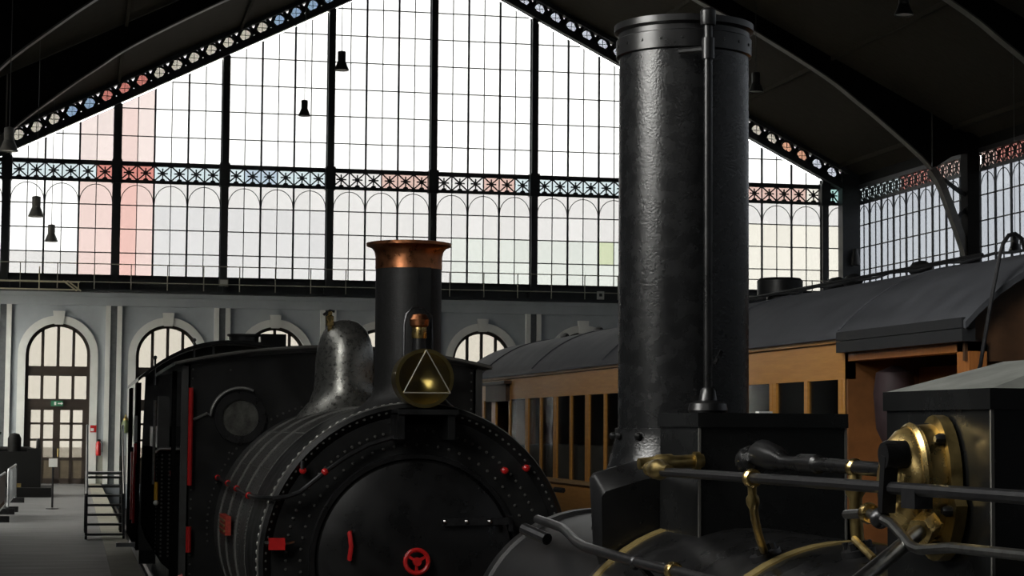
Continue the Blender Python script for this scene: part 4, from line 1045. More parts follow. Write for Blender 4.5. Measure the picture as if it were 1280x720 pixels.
# brass valve casting on the casing side
FX, FY, FZ = 2.112, 4.72, 2.012
b = MB(); out = []
for k in range(28):
    a = 2 * PI * k / 28; out.append((FY + 0.14 * math.cos(a) * (1.0 if math.sin(a) < 0 else 0.8), FZ + 0.18 * math.sin(a)))
b.prism(out, 'x', FX - 0.03, FX); fl1 = b.build('valve_flange', 'brass_dull', L1)
b = MB(); rings = []
for t, sc in ((0.0, 1.0), (0.05, 0.98), (0.085, 0.9), (0.11, 0.72), (0.125, 0.45)):
    rings.append([(FX - 0.03 - t, FY + 0.01 + 0.105 * sc * math.cos(2 * PI * k / 24), FZ + 0.01 + 0.148 * sc * math.sin(2 * PI * k / 24)) for k in range(24)])
vs = [p for r in rings for p in r]; fs = []
for i in range(len(rings) - 1): fs += [(i * 24 + k, i * 24 + (k + 1) % 24, (i + 1) * 24 + (k + 1) % 24, (i + 1) * 24 + k) for k in range(24)]
fs.append(tuple(range((len(rings) - 1) * 24, len(rings) * 24)))
b.add(vs, fs); vb = b.build('valve_body', 'brass', L1, angle=50)
b = MB(); b.tube([(FX - 0.034 - 0.05 * 1, FY + 0.01 + 0.108 * math.cos(2 * PI * k / 24), FZ + 0.01 + 0.14 * math.sin(2 * PI * k / 24)) for k in range(24)], 0.012, 6, closed=True); b.build('body_rib', 'brass', vb)
for a in (0.25, 1.35, 2.2, 3.5, 4.4, 5.6):
    b = MB(); b.lathe([(0.014, 0.0), (0.014, 0.018), (0.008, 0.028)], (FX - 0.025, FY + 0.112 * math.cos(a), FZ + 0.15 * math.sin(a)), (-1, 0, 0), 8); b.build('flange_nut', 'dark_steel', fl1)
# shaft boss and lever
bc = at_x(1122, 568, 1.965)
b = MB(); b.lathe([(0.034, -0.02), (0.034, 0.03), (0.028, 0.04)], bc, (-1, 0, 0), 20); boss = b.build('shaft_boss', 'black_gloss', L1)
l0 = at_x(1112, 570, 1.925); l1 = at_x(1108, 640, 1.925)
b = MB(); b.bar(l0, l1, 0.028, 0.035, (1, 0, 0)); b.lathe([(0.032, -0.016), (0.032, 0.016)], l0, 'x', 16); b.build('lever_arm', 'black_gloss', L1, angle=40)
b = MB(); q = at_x(1140, 622, 1.93); b.box(q.x - 0.015, q.x + 0.03, q.y - 0.05, q.y + 0.03, q.z - 0.025, q.z + 0.02); b.build('rod_clevis', 'dark_steel', L1, smooth=False)
# steel hand rod at the lower right, and its brass nut
pts = [at_x(1058, 643, 1.96), at_x(1086, 641.5, 1.94), at_x(1100, 647, 1.92), at_x(1115, 655, 1.92), at_x(1127, 668, 1.92), at_x(1140, 683, 1.92), at_x(1150, 687, 1.92), at_x(1190, 684.5, 1.92), at_x(1280, 694, 1.92), (1.92, 2.6, 1.92)]
b = MB(); b.tube(pts, 0.0125, 10); dr = b.build('drain_rod', 'steel', L1)
b = MB(); b.lathe([(0.024, -0.014), (0.028, 0), (0.024, 0.014)], pts[1], 'y', 14); b.build('brass_nut', 'brass', dr)
b = MB(); b.ball(at_x(1100, 648, 1.92), 0.026, 10); b.build('rod_joint', 'dark_steel', dr)
a0 = at_y(1165, 652, 4.62); a1 = at_y(1082, 720, 4.4); a2 = a1 + (a1 - a0) * 0.6
b = MB(); b.tube([a0, a1, a2], 0.019, 12); b.build('link_rod', 'steel', L1)
b = MB(); b.lathe([(0.034, -0.03), (0.034, 0.03)], a0 + (a1 - a0) * 0.12, (a1 - a0), 6); b.build('hex_gland', 'brass', L1, angle=20)
c0, c1 = at_y(1068, 674, 5.52), at_y(1093, 699, 5.3)
b = MB(); b.tube([c0, at_y(1078, 684, 5.45), c1], 0.011, 8); b.build('oil_pipe', 'brass_dull', L1)
# handrail that sweeps round the smokebox
pts = [at_y(672, 649, 8.35), at_y(690, 655, 8.1), at_y(703, 660, 7.9), at_y(712, 668, 7.7), at_y(720, 677, 7.5), at_x(731, 683.5, 1.85), at_x(790, 701, 1.85), at_x(845, 715, 1.85), (1.85, 4.5, 1.70), (1.85, 2.3, 1.70)]
b = MB(); b.tube(pts, 0.0185, 12); hr1 = b.build('handrail', 'dark_steel', L1)
q = at_x(842, 714, 1.85); b = MB(); b.lathe([(0.024, -0.02), (0.03, -0.01), (0.03, 0.01), (0.024, 0.02)], q, 'y', 16); b.build('handrail_ring', 'brass', hr1)
q = at_x(795, 703, 1.85); b = MB(); b.tube([(q.x, q.y, q.z), (1.9, q.y, 1.66), (1.96, q.y, 1.6)], 0.012, 8); b.ball(q, 0.026, 10); b.build('handrail_post', 'dark_steel', hr1)
p0, p1 = at_y(655, 661, 8.6), at_y(684, 674, 8.45)
b = MB(); b.tube([p0, p1], 0.026, 10); b.build('rail_socket', 'dark_steel', L1)
# below the boiler
b = MB(); b.box(AX - 1.15, AX + 1.15, 1.9, 10.4, 0.1, 0.17); b.box(AX - 0.95, AX - 0.88, 1.9, 10.4, -0.4, 0.1); b.box(AX + 0.88, AX + 0.95, 1.9, 10.4, -0.4, 0.1); b.build('running_plate', 'black', L1, smooth=False)
b = MB(); b.box(AX - 0.4, AX + 0.4, 8.2, 9.4, 0.15, 0.8); b.box(AX - 0.45, AX + 0.45, 2.0, 3.6, 0.15, 0.9); b.build('boiler_saddle', 'black', L1, smooth=False)
b = MB(); b.box(AX - 1.15, AX + 1.15, 10.4, 10.5, -0.2, 0.3); bb = b.build('buffer_beam', 'red', L1, smooth=False)
for s in (-1, 1):
    b = MB(); b.lathe([(0.12, 0), (0.1, 0.35), (0.2, 0.36), (0.22, 0.42), (0.001, 0.45)], (AX + s * 0.88, 10.5, 0.05), 'y', 20, caps=False); b.build('buffer', 'dark_steel', bb)
for y in (3.2, 5.4, 8.6): wheelset(L1, y, 0.55)

# ================================================================== WOODEN PASSENGER CARRIAGE
CX, CA, CB = 7.0, 13.95, 29.0          # centre line, near and far end of the closed body
CW = 1.5
CR = thing('passenger_carriage', (CX, 21.0, RAIL_Z), 'varnished oak passenger carriage with a grey canvas arched roof and an open end porch', 'carriage')
XS = CX - CW
WT, WS, CORN, EAVE = 2.53, 1.567, 2.79, 2.865
def croof(x, o=0.0):
    t = min(1.0, abs(x - CX) / (CW + 0.06)); return 2.87 + o + 0.535 * (1 - t ** 3.2)
# waist, fascia, cornice on both long sides
for s in (-1, 1):
    xf = CX + s * CW
    a, b_ = sorted((xf, xf - s * 0.06))
    bd = MB(); bd.box(a, b_, CA, CB, 0.35, WS - 0.03); bd.build('lower_side_panel', 'oak', CR, smooth=False)
    bd = MB(); bd.box(a, b_, CA, CB, WT, CORN); bd.build('fascia_board', 'oak', CR, smooth=False)
    a, b_ = sorted((xf + s * 0.025, xf - s * 0.06))
    bd = MB(); bd.box(a, b_, CA, CB, CORN + 0.008, EAVE); bd.build('cornice', 'oak', CR, smooth=False)
    a, b_ = sorted((xf + s * 0.03, xf - s * 0.08))
    bd = MB(); bd.box(a, b_, CA, CB, WS - 0.03, WS + 0.015); bd.build('window_sill', 'oak_pale', CR, smooth=False)
    # posts and panes
    ys = []
    y = 14.07; k = 0
    while y < 25.4:
        ys.append((y, 0.17 if k % 2 == 0 else 0.075)); y += 0.76; k += 1
    ys += [(25.75, 0.07), (26.75, 0.26), (27.5, 0.16), (28.9, 0.16)]
    pm = {}
    for yc, w in ys:
        if w > 0.12 and w < 0.2:
            for q in (-1, 1):
                bd = MB(); bd.box(min(xf, xf - s * 0.028), max(xf, xf - s * 0.028), yc + q * w / 4 - w / 4 + 0.006, yc + q * w / 4 + w / 4 - 0.006, WS, WT); bd.build('window_post', 'oak', CR, smooth=False)
        else:
            bd = MB(); bd.box(min(xf, xf - s * 0.028), max(xf, xf - s * 0.028), yc - w / 2, yc + w / 2, WS, WT); bd.build('window_post', 'oak', CR, smooth=False)
    for (y0, w0), (y1, w1) in zip(ys[:-1], ys[1:]):
        if abs(y0 - 25.75) < 0.01 and s < 0: continue
        bd = MB(); xg = xf - s * 0.02; bd.box(xg - 0.003, xg + 0.003, y0 + w0 / 2, y1 - w1 / 2, WS, WT); bd.build('window_pane', 'g_car', CR, smooth=False)
# recessed door with a dark lintel in the near side
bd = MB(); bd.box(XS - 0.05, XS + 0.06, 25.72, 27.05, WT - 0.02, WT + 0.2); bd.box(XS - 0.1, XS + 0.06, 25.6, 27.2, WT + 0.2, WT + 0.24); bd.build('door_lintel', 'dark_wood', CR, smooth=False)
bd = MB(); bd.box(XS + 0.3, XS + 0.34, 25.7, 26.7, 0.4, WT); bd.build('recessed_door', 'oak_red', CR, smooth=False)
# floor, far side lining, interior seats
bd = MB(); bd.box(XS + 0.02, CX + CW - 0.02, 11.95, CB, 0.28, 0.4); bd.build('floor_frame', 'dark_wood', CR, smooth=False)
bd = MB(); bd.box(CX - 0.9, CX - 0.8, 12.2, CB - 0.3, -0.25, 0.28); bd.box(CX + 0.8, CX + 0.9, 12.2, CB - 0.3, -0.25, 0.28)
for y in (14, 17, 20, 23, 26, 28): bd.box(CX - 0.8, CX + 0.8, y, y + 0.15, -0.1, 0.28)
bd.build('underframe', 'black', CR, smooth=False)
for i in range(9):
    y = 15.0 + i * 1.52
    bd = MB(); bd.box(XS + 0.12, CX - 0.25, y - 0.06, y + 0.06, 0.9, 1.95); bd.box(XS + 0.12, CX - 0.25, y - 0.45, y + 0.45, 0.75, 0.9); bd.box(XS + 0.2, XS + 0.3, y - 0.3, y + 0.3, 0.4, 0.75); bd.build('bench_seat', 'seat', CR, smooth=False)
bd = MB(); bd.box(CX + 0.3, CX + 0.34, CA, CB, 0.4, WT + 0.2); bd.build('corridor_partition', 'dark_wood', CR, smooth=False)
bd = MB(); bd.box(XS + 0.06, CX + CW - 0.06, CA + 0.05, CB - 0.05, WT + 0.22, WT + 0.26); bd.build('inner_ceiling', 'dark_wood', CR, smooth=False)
for y in (CA, CB - 0.06):
    bd = MB(); pts = [(XS, 0.4)] + [(CX - CW + 3.0 * k / 16, croof(CX - CW + 3.0 * k / 16) - 0.02) for k in range(17)] + [(CX + CW, 0.4)]
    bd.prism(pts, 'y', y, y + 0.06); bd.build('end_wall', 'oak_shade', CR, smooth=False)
# near end porch: corner post, lintel, inner lobby wall, curtain
PY = 11.9
for s in (-1, 1):
    xf = CX + s * CW
    a, b_ = sorted((xf, xf - s * 0.12))
    bd = MB(); bd.box(a, b_, PY, PY + 0.18, 0.4, 2.72); bd.build('porch_post', 'oak_red', CR, smooth=False)
    bd = MB(); bd.box(a, b_, PY, CA, 2.66, 2.72); bd.build('porch_lintel', 'oak_red', CR, smooth=False)
    a, b_ = sorted((xf + s * 0.07, xf - s * 0.02))
    bd = MB(); bd.box(a, b_, PY - 0.05, CA + 0.06, 2.72, 2.80); bd.box(min(a, a), b_, PY - 0.05, CA + 0.06, 2.805, 2.87); bd.build('porch_gutter', 'canvas_dark', CR, smooth=False)
bd = MB(); bd.box(XS + 0.55, XS + 0.6, PY + 0.1, CA, 0.4, 2.62); lob = bd.build('lobby_wall', 'oak_red', CR, smooth=False)
for y0, y1 in ((12.15, 12.95), (13.05, 13.6)):
    bd = MB(); bd.box(XS + 0.535, XS + 0.552, y0, y1, 1.9, 2.5); bd.build('lobby_panel', 'oak', lob, smooth=False)
bd = MB(); bd.box(XS + 0.5, XS + 0.56, 12.98, 13.06, 0.4, 2.6); bd.build('lobby_stile', 'oak', lob, smooth=False)
bd = MB(); bd.lathe([(0.02, 0.2), (0.13, 0.15), (0.15, 0.0), (0.13, -0.25), (0.09, -0.34), (0.001, -0.36)], (XS + 0.22, 13.62, 2.42), 'z', 16, caps=False); bd.build('rolled_curtain', 'leather', CR)
bd = MB(); bd.tube([(XS + 0.05, 12.9, 1.3), (XS + 0.05, 12.9, 1.72), (XS + 0.1, 12.9, 1.76), (XS + 0.16, 12.9, 1.74)], 0.018, 8); bd.build('porch_handrail', 'steel', CR)
bd = MB(); bd.prism([(CX - 1.35, 0.4), (CX - 1.35, 2.5), (CX - 1.2, 2.62), (CX + 1.2, 2.62), (CX + 1.35, 2.5), (CX + 1.35, 0.4), (CX + 0.5, 0.4), (CX + 0.5, 2.3), (CX - 0.5, 2.3), (CX - 0.5, 0.4)], 'y', PY + 0.05, PY + 0.1); bd.build('porch_end_screen', 'brown_screen', CR, smooth=False)
bd = MB()
for k in range(16):
    xa, xb = CX - CW - 0.02 + 3.04 * k / 16, CX - CW - 0.02 + 3.04 * (k + 1) / 16
    bd.prism([(xa, 2.6), (xb, 2.6), (xb, croof(xb) - 0.02), (xa, croof(xa) - 0.02)], 'y', PY + 0.02, PY + 0.05)
bd.build('porch_gable', 'brown_screen', CR, smooth=False)
# roof: canvas over boards, slightly rounded at the far end
bd = MB(); nx = 36
sec = []
yst = [PY - 0.08, PY, 12.8, CA, 16, 18.2, 20.5, 23, 25.5, 28.0, CB + 0.05, CB + 0.14]
for j, y in enumerate(yst):
    drop = 0.03 if j in (0, len(yst) - 1) else 0.0
    sec.append([(CX - CW - 0.06 + (2 * CW + 0.12) * k / nx, y, croof(CX - CW - 0.06 + (2 * CW + 0.12) * k / nx) - drop) for k in range(nx + 1)])
vs = [p for r in sec for p in r] + [(p[0], p[1], p[2] - 0.045) for r in sec for p in r]; N = nx + 1; T_ = len(sec) * N; fs = []
for j in range(len(sec) - 1):
    for k in range(nx):
        fs.append((j * N + k, j * N + k + 1, (j + 1) * N + k + 1, (j + 1) * N + k)); fs.append((T_ + j * N + k, T_ + (j + 1) * N + k, T_ + (j + 1) * N + k + 1, T_ + j * N + k + 1))
for k in range(nx):
    fs.append((k, k + 1, T_ + k + 1, T_ + k)); e = (len(sec) - 1) * N; fs.append((e + k, T_ + e + k, T_ + e + k + 1, e + k + 1))
for j in range(len(sec) - 1):
    fs.append((j * N, (j + 1) * N, T_ + (j + 1) * N, T_ + j * N)); fs.append((j * N + nx, T_ + j * N + nx, T_ + (j + 1) * N + nx, (j + 1) * N + nx))
bd.add(vs, fs); rf_ = bd.build('canvas_roof', 'canvas', CR, angle=50)
for y in (CA + 0.05, 17.4, 20.8, 24.2, 27.4):
    bd = MB(); bd.tube([(CX - CW - 0.05 + (2 * CW + 0.1) * k / nx, y, croof(CX - CW - 0.05 + (2 * CW + 0.1) * k / nx) + 0.0) for k in range(nx + 1)], 0.012, 6); bd.build('roof_seam', 'canvas', rf_)
# roof fittings
def fit(px, py, w, h, name, kind):
    p = at_x(px, py, CX - 0.35); z = croof(p.x) - 0.03; bd = MB(); r = w * 0.5
    if kind == 'drum': bd.lathe([(r * 0.6, 0), (r * 0.6, h * 0.3), (r, h * 0.32), (r, h * 0.9), (r * 0.9, h), (0.001, h * 1.04)], (p.x, p.y, z), 'z', 20, caps=False)
    elif kind == 'torpedo':
        bd.lathe([(0.05, 0), (0.05, h * 0.5)], (p.x, p.y, z), 'z', 12); bd.lathe([(0.001, -r), (h * 0.25, -r * 0.9), (h * 0.42, -r * 0.4), (h * 0.42, r * 0.4), (h * 0.25, r * 0.9), (0.001, r)], (p.x, p.y, z + h * 0.62), 'y', 14, caps=False)
    bd.build(name, 'black', rf_)
fit(975, 362, 0.44, 0.25, 'drum_vent', 'drum')
for px, py in ((1045, 352), (1066, 346), (1150, 333), (706, 417), (748, 409)): fit(px, py, 0.34, 0.15 if px > 900 else 0.11, 'torpedo_vent', 'torpedo')
bd = MB(); pts = []
for k in range(30):
    y = 12.6 + k * 0.28; pts.append((CX - 0.45, y, croof(CX - 0.45) + 0.05 + 0.012 * math.sin(k * 1.9)))
bd.tube(pts, 0.011, 6); bd.build('roof_conduit', 'canvas_dark', rf_)
bd = MB(); bd.tube([(CX - 0.7, y, croof(CX - 0.7) + 0.05) for y in (13.4, 14.5, 16, 17.5, 19.0, 20.5)], 0.014, 6); bd.build('roof_grab_rail', 'dark_steel', rf_)
# curved lamp bracket on the porch corner
h0 = at_y(1228, 440, PY - 0.12)
pts = [at_y(1226, 455, PY - 0.12), h0, at_y(1240, 370, PY - 0.12), at_y(1250, 318, PY - 0.12), at_y(1254, 304, PY - 0.12), at_y(1261, 294, PY - 0.12), at_y(1269, 292, PY - 0.12), at_y(1277, 298, PY - 0.12), at_y(1281, 312, PY - 0.12)]
pts = [(pts[0].x - 0.03, PY + 0.03, 2.3)] + pts
bd = MB(); bd.tube(pts, 0.0135, 8); bd.build('gangway_hook', 'dark_steel', CR)
for y in (13.4, 15.6, 26.3, 28.2): wheelset(CR, y, 0.48, CX)

# ================================================================== PENDANT LAMPS
def pendant(px, py, Y, w, bright, label):
    p = at_y(px, py, Y)                      # bottom rim of the shade
    r = w / 2; zt = roof_z(abs(p.x - X0)) - 0.05
    e = thing('pendant_lamp', (p.x, p.y, p.z), label, 'lamp', 'pendant lamps of the hall')
    m = 'lamp_grey' if bright else 'lamp_dark'
    b = MB(); b.lathe([(r, 0), (r * 1.0, r * 0.12), (r * 0.82, r * 0.55), (r * 0.62, r * 1.05), (r * 0.55, r * 1.2)], p, 'z', 20, caps=False); b.lathe([(r * 0.96, 0.0), (r * 0.5, r * 1.15)], p, 'z', 20, caps=False); b.build('shade', m, e)
    b = MB(); b.lathe([(r * 0.55, r * 1.18), (r * 0.55, r * 2.5), (r * 0.5, r * 2.6), (r * 0.1, r * 2.7)], p, 'z', 18, caps=True); b.build('housing', m, e)
    b = MB(); b.lathe([(r * 0.9, 0.02), (0.001, 0.02)], p, 'z', 16, caps=False); b.build('diffuser', 'lens', e)
    b = MB(); b.tube([(p.x, p.y, p.z + r * 2.65), (p.x, p.y, zt + 0.1)], 0.009, 5); b.build('cord', 'lamp_dark', e)
pendant(427, 88, 56, 0.41, False, 'dark pendant lamp hanging just right of a mullion, high before the white panes')
pendant(380.5, 145, 68, 0.41, False, 'small dark pendant lamp hanging lower, between two tall mullions')
pendant(45, 271, 56, 0.42, True, 'grey pendant lamp hanging below the star frieze, higher of a pair')
pendant(64, 302, 66, 0.41, True, 'grey pendant lamp hanging below the star frieze, lower of a pair')
pendant(11, 189, 48, 0.42, True, 'pale pendant lamp hanging at the foot of the gable rafter band')
pendant(945, 115, 56, 0.44, False, 'dark pendant lamp hanging against the roof boarding beside the big chimney')
pendant(1130, 19, 44, 0.44, False, 'dark pendant lamp with pale rim high under the right roof slope')
pendant(1269, 314, 56, 0.4, False, 'dark pendant lamp hanging before the side windows above the carriage')

# ================================================================== GALLERY RAILING
GR = thing('gallery_railing', (X0, YE - 0.65, Z_SILL + 0.1), 'thin iron gallery railing along the ledge below the great window', 'railing')
b = MB(); b.tube([(XL + 0.6, YE - 0.65, 8.12), (XR - 0.8, YE - 0.65, 8.12)], 0.02, 6); b.build('top_rail', 'railing', GR)
b = MB(); b.tube([(XL + 0.6, YE - 0.65, 7.45), (XR - 0.8, YE - 0.65, 7.45)], 0.018, 6); b.build('lower_rail', 'railing', GR)
pm = MB().tube([(0, 0, 0), (0, 0, 8.12 - Z_SILL - 0.1)], 0.02, 6).mesh('baluster', 'railing')
k = 0
while XL + 0.6 + k * 1.333 < XR - 0.7:
    put(pm, 'baluster', GR, (XL + 0.6 + k * 1.333, YE - 0.65, Z_SILL + 0.1)); k += 1

# ================================================================== PLATFORM THINGS
# steps
ST = thing('boarding_steps', (0.62, 40.5, 0), 'dark metal boarding steps with open treads and tall side rails, standing by the platform edge', 'steps')
x0, x1, y0, y1, zt = 0.27, 0.97, 39.5, 42.0, 1.2
for x in (x0, x1):
    b = MB(); b.bar((x, y0, 0.02), (x, y1, zt), 0.04, 0.1); b.bar((x, y1, 0), (x, y1, zt), 0.05, 0.05); b.build('stringer', 'dark_steel', ST, smooth=False)
    b = MB(); b.tube([(x, y0 + 0.02, 0), (x, y0 + 0.1, 0.85), (x, y1, zt + 0.95), (x, y1 + 0.6, zt + 0.95)], 0.025, 8); b.tube([(x, y1, zt), (x, y1, zt + 0.95)], 0.022, 8); b.build('side_rail', 'dark_steel', ST)
for k in range(7):
    t = (k + 0.6) / 7; z = zt * t; y = y0 + (y1 - y0) * t
    b = MB(); b.box(x0, x1, y - 0.02, y + 0.22, z - 0.04, z); b.build('tread', 'step_grey', ST, smooth=False)
b = MB(); b.box(x0, x1, y1 - 0.05, y1 + 0.7, zt - 0.03, zt + 0.02); b.build('landing', 'barrier_grey', ST, smooth=False)
for x in (x0, x1):
    b = MB(); b.bar((x, y1 + 0.68, 0), (x, y1 + 0.68, zt), 0.05, 0.05); b.build('landing_leg', 'dark_steel', ST, smooth=False)
# sign post
p = (-0.5, 54.0, 0)
SP = thing('sign_post', p, 'slim black stanchion with a small pale notice plate on the platform', 'sign')
MB().lathe([(0.17, 0), (0.17, 0.02), (0.03, 0.04)], p, 'z', 20).build('base', 'dark_steel', SP)
MB().tube([(p[0], p[1], 0.03), (p[0], p[1], 1.6)], 0.028, 8).build('pole', 'dark_steel', SP)
MB().box(p[0] - 0.11, p[0] + 0.11, p[1] - 0.05, p[1] - 0.03, 1.08, 1.3).build('notice_plate', 'sign_white', SP, smooth=False)
# barriers
def barrier(y0, y1, x, top, panel, label):
    e = thing('crowd_barrier', (x, (y0 + y1) / 2, 0), label, 'barrier')
    m = 'barrier_grey' if not panel else 'barrier_brown'
    b = MB(); b.tube([(x, y0, 0.12), (x, y0, top - 0.1), (x, y0 + 0.1, top), (x, y1 - 0.1, top), (x, y1, top - 0.1), (x, y1, 0.12)], 0.03, 8); b.tube([(x, y0, 0.22), (x, y1, 0.22)], 0.025, 8); b.build('tube_frame', 'barrier_grey', e)
    for k in range(1, 14):
        y = y0 + (y1 - y0) * k / 14
        MB().tube([(x, y, 0.22), (x, y, top)], 0.012, 6).build('upright_bar', m, e)
    if panel: MB().box(x - 0.012, x + 0.012, y0 + 0.05, y1 - 0.05, 0.35, top - 0.06).build('infill_panel', 'barrier_brown', e, smooth=False)
    for y in (y0 + 0.1, y1 - 0.1): MB().box(x - 0.25, x + 0.25, y - 0.03, y + 0.03, 0, 0.14).build('foot', 'dark_steel', e, smooth=False)
barrier(46.5, 50.8, -1.6, 1.0, True, 'crowd barrier with a brown infill panel on the platform')
barrier(52.0, 58.5, -1.55, 1.05, False, 'plain galvanised crowd barrier with upright bars, beside the dark engine exhibit')
# dark machine exhibit behind the barriers
EX = thing('stationary_engine', (-2.2, 64.0, 0), 'black stationary engine exhibit on a plinth behind the crowd barriers', 'machine')
MB().box(-3.6, -0.62, 62.6, 65.6, 0, 0.28).build('plinth', 'machine_black', EX, smooth=False)
MB().lathe([(0.001, 0), (0.5, 0.02), (0.55, 0.1), (0.55, 1.7), (0.5, 1.78), (0.001, 1.8)], (-3.0, 64, 0.95), 'x', 24, caps=False).build('cylinder', 'machine_black', EX)
MB().box(-2.6, -1.35, 63.4, 64.6, 0.28, 1.35).build('bed', 'machine_black', EX, smooth=False)
MB().box(-1.35, -0.95, 63.3, 64.2, 0.28, 1.45).build('valve_chest', 'machine_black', EX, smooth=False)
b = MB(); b.tube([(-1.05 , 64.2 + 0.7 * math.cos(2 * PI * k / 28), 1.0 + 0.7 * math.sin(2 * PI * k / 28)) for k in range(28)], 0.06, 8, closed=True)
for k in range(6):
    a = 2 * PI * k / 6; b.bar((-1.05, 64.2, 1.0), (-1.05, 64.2 + 0.7 * math.cos(a), 1.0 + 0.7 * math.sin(a)), 0.06, 0.06)
b.build('flywheel', 'machine_black', EX)
MB().lathe([(0.2, 1.3), (0.2, 1.75), (0.14, 1.88), (0.001, 1.92)], (-1.75, 63.7, 0), 'z', 18, caps=False).build('steam_dome', 'machine_black', EX)
MB().lathe([(0.12, 1.3), (0.12, 1.85), (0.16, 1.9), (0.16, 1.94)], (-2.3, 63.6, 0), 'z', 16).build('stack', 'machine_black', EX)
MB().box(-1.75, -1.5, 62.58, 62.6, 0.3, 0.42).build('name_plate', 'brass_dull', EX, smooth=False)
# things on the end wall
exs = MB().box(X0 - 14 - 0.22, X0 - 14 + 0.22, YE - 0.02, YE + 0.12, 2.86, 3.06).build('exit_sign', 'sign_green', smooth=False)
exs.name = 'exit_sign'; tag(exs, 'small green exit sign on the door transom', 'sign')
pic = MB(); pic.box(X0 - 14.1, X0 - 14.03, YE - 0.025, YE - 0.02, 2.9, 3.02); pic.prism([(X0 - 13.97, 2.98), (X0 - 13.85, 2.98), (X0 - 13.85, 3.02), (X0 - 13.78, 2.96), (X0 - 13.85, 2.9), (X0 - 13.85, 2.94), (X0 - 13.97, 2.94)], 'y', YE - 0.025, YE - 0.02)
pic.build('pictogram', 'white_paint', exs, kind='stuff', smooth=False)
p = at_y(123, 560, YE - 0.12)
p = at_y(123, 560, YE - 0.26)
FE = thing('fire_extinguisher', (p.x, YE - 0.24, p.z - 0.28), 'red fire extinguisher hung on the wall beside the exit door', 'extinguisher')
MB().lathe([(0.09, -0.28), (0.1, -0.25), (0.1, 0.15), (0.06, 0.24), (0.03, 0.26)], (p.x, YE - 0.24, p.z), 'z', 16).build('cylinder', 'red', FE)
MB().box(p.x - 0.05, p.x + 0.07, YE - 0.29, YE - 0.18, p.z + 0.24, p.z + 0.32).build('valve_head', 'dark_steel', FE, smooth=False)
MB().tube([(p.x + 0.06, YE - 0.27, p.z + 0.28), (p.x + 0.15, YE - 0.27, p.z + 0.15), (p.x + 0.13, YE - 0.27, p.z - 0.15)], 0.015, 6).build('hose', 'lamp_dark', FE)
p = at_y(116.5, 536, YE - 0.02)
es = MB().box(p.x - 0.11, p.x + 0.11, YE - 0.13, YE - 0.105, p.z - 0.13, p.z + 0.13).build('fire_sign', 'red', smooth=False); tag(es, 'small red and white fire safety sign above the extinguisher', 'sign')
MB().box(p.x - 0.09, p.x + 0.02, YE - 0.135, YE - 0.13, p.z - 0.09, p.z + 0.02).build('pictogram', 'white_paint', es, smooth=False)
p = at_y(157, 528, YE - 0.15)
WL = thing('wall_lantern', (p.x, YE - 0.1, p.z - 0.4), 'greenish glass lantern bracketed to the wall beside the iron pilaster', 'lantern')
MB().lathe([(0.03, -0.42), (0.1, -0.38), (0.16, -0.2), (0.15, -0.02), (0.08, 0.1)], (p.x, YE - 0.2, p.z), 'z', 16).build('glass_body', 'green_bottle', WL)
MB().lathe([(0.1, 0.08), (0.1, 0.13), (0.04, 0.2), (0.03, 0.28)], (p.x, YE - 0.2, p.z), 'z', 14).build('cap', 'brass_dull', WL)
MB().tube([(p.x, YE, p.z + 0.15), (p.x, YE - 0.1, p.z + 0.32), (p.x, YE - 0.2, p.z + 0.26)], 0.015, 6).build('bracket', 'iron', WL)
# small fixture under the gallery
p = at_y(747, 370, YE - 0.3)
ws = MB().box(p.x - 0.14, p.x + 0.14, YE - 0.78, YE - 0.72, 7.19, 7.5).build('junction_box', 'sign_white', smooth=False); tag(ws, 'small pale square box fixed to the dark gallery ledge', 'box')
MB().box(p.x - 0.06, p.x + 0.06, YE - 0.79, YE - 0.78, 7.3, 7.42).build('cover_knob', 'iron', ws, smooth=False)

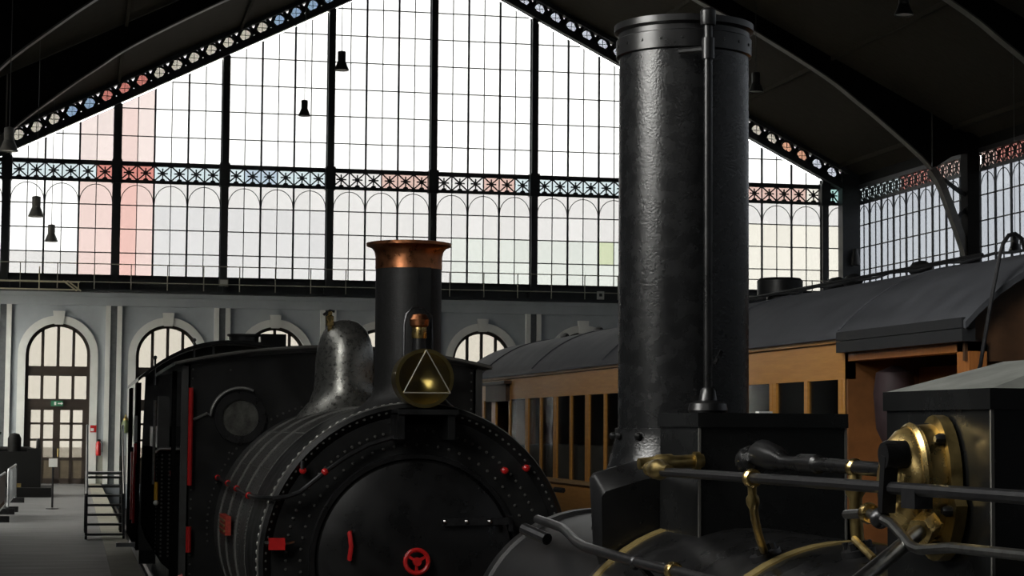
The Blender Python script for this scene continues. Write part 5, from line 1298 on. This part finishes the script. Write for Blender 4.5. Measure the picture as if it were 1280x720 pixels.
# pale access railing in front of the ledge at the left corner
AR = thing('access_railing', (-1.4, YE - 0.95, 7.05), 'pale yellowish access railing fixed to the gallery ledge in the left corner', 'railing')
for z in (7.12, 7.4): MB().tube([(-2.9, YE - 0.95, z), (0.1, YE - 0.95, z)], 0.025, 6).build('rail', 'pale_yellow', AR)
for x in (-2.85, -1.35, 0.05): MB().tube([(x, YE - 0.95, 7.1), (x, YE - 0.95, 7.95 if x < -1 else 7.4)], 0.025, 6).build('post', 'pale_yellow', AR)
for x in (-0.5, -0.35): MB().bar((x, YE - 0.95, 7.45), (x + 0.5, YE - 0.95, 7.08), 0.05, 0.05).build('stay', 'pale_yellow', AR, smooth=False)
for x in (-2.8, -1.35, 0.0): MB().bar((x, YE - 0.95, 7.12), (x, YE - 0.72, 7.12), 0.04, 0.04).build('wall_bracket', 'pale_yellow', AR, smooth=False)
# floodlight at the foot of a mullion
FLD = thing('floodlight', (X0 - 8, YE - 0.5, Z_SILL + 0.1), 'small dusty floodlight at the foot of the mullion above the second door', 'lamp')
MB().box(X0 - 8.17, X0 - 7.83, YE - 0.58, YE - 0.36, 7.4, 7.66).build('housing', 'lamp_grey', FLD, smooth=False)
MB().box(X0 - 8.03, X0 - 7.97, YE - 0.5, YE - 0.45, Z_SILL + 0.1, 7.4).build('bracket', 'iron', FLD, smooth=False)
MB().box(X0 - 8.14, X0 - 7.86, YE - 0.59, YE - 0.58, 7.43, 7.63).build('lamp_face', 'lens', FLD, smooth=False)
# loudspeaker on the right corner pier
q = at_y(1090, 322, YE - 0.7); q.x = min(q.x, XR - 0.3)
LS = thing('loudspeaker', (q.x, YE - 0.6, q.z - 0.35), 'black loudspeaker bracketed to the dark corner pier above the carriage roof', 'loudspeaker')
MB().lathe([(0.1, -0.35), (0.17, -0.3), (0.17, 0.0), (0.12, 0.15), (0.1, 0.34)], (q.x, YE - 0.7, q.z), 'z', 14).build('horn', 'lamp_dark', LS)
MB().bar((q.x, YE - 0.7, q.z), (q.x, YE - 0.49, q.z), 0.06, 0.06).build('bracket', 'iron', LS, smooth=False)
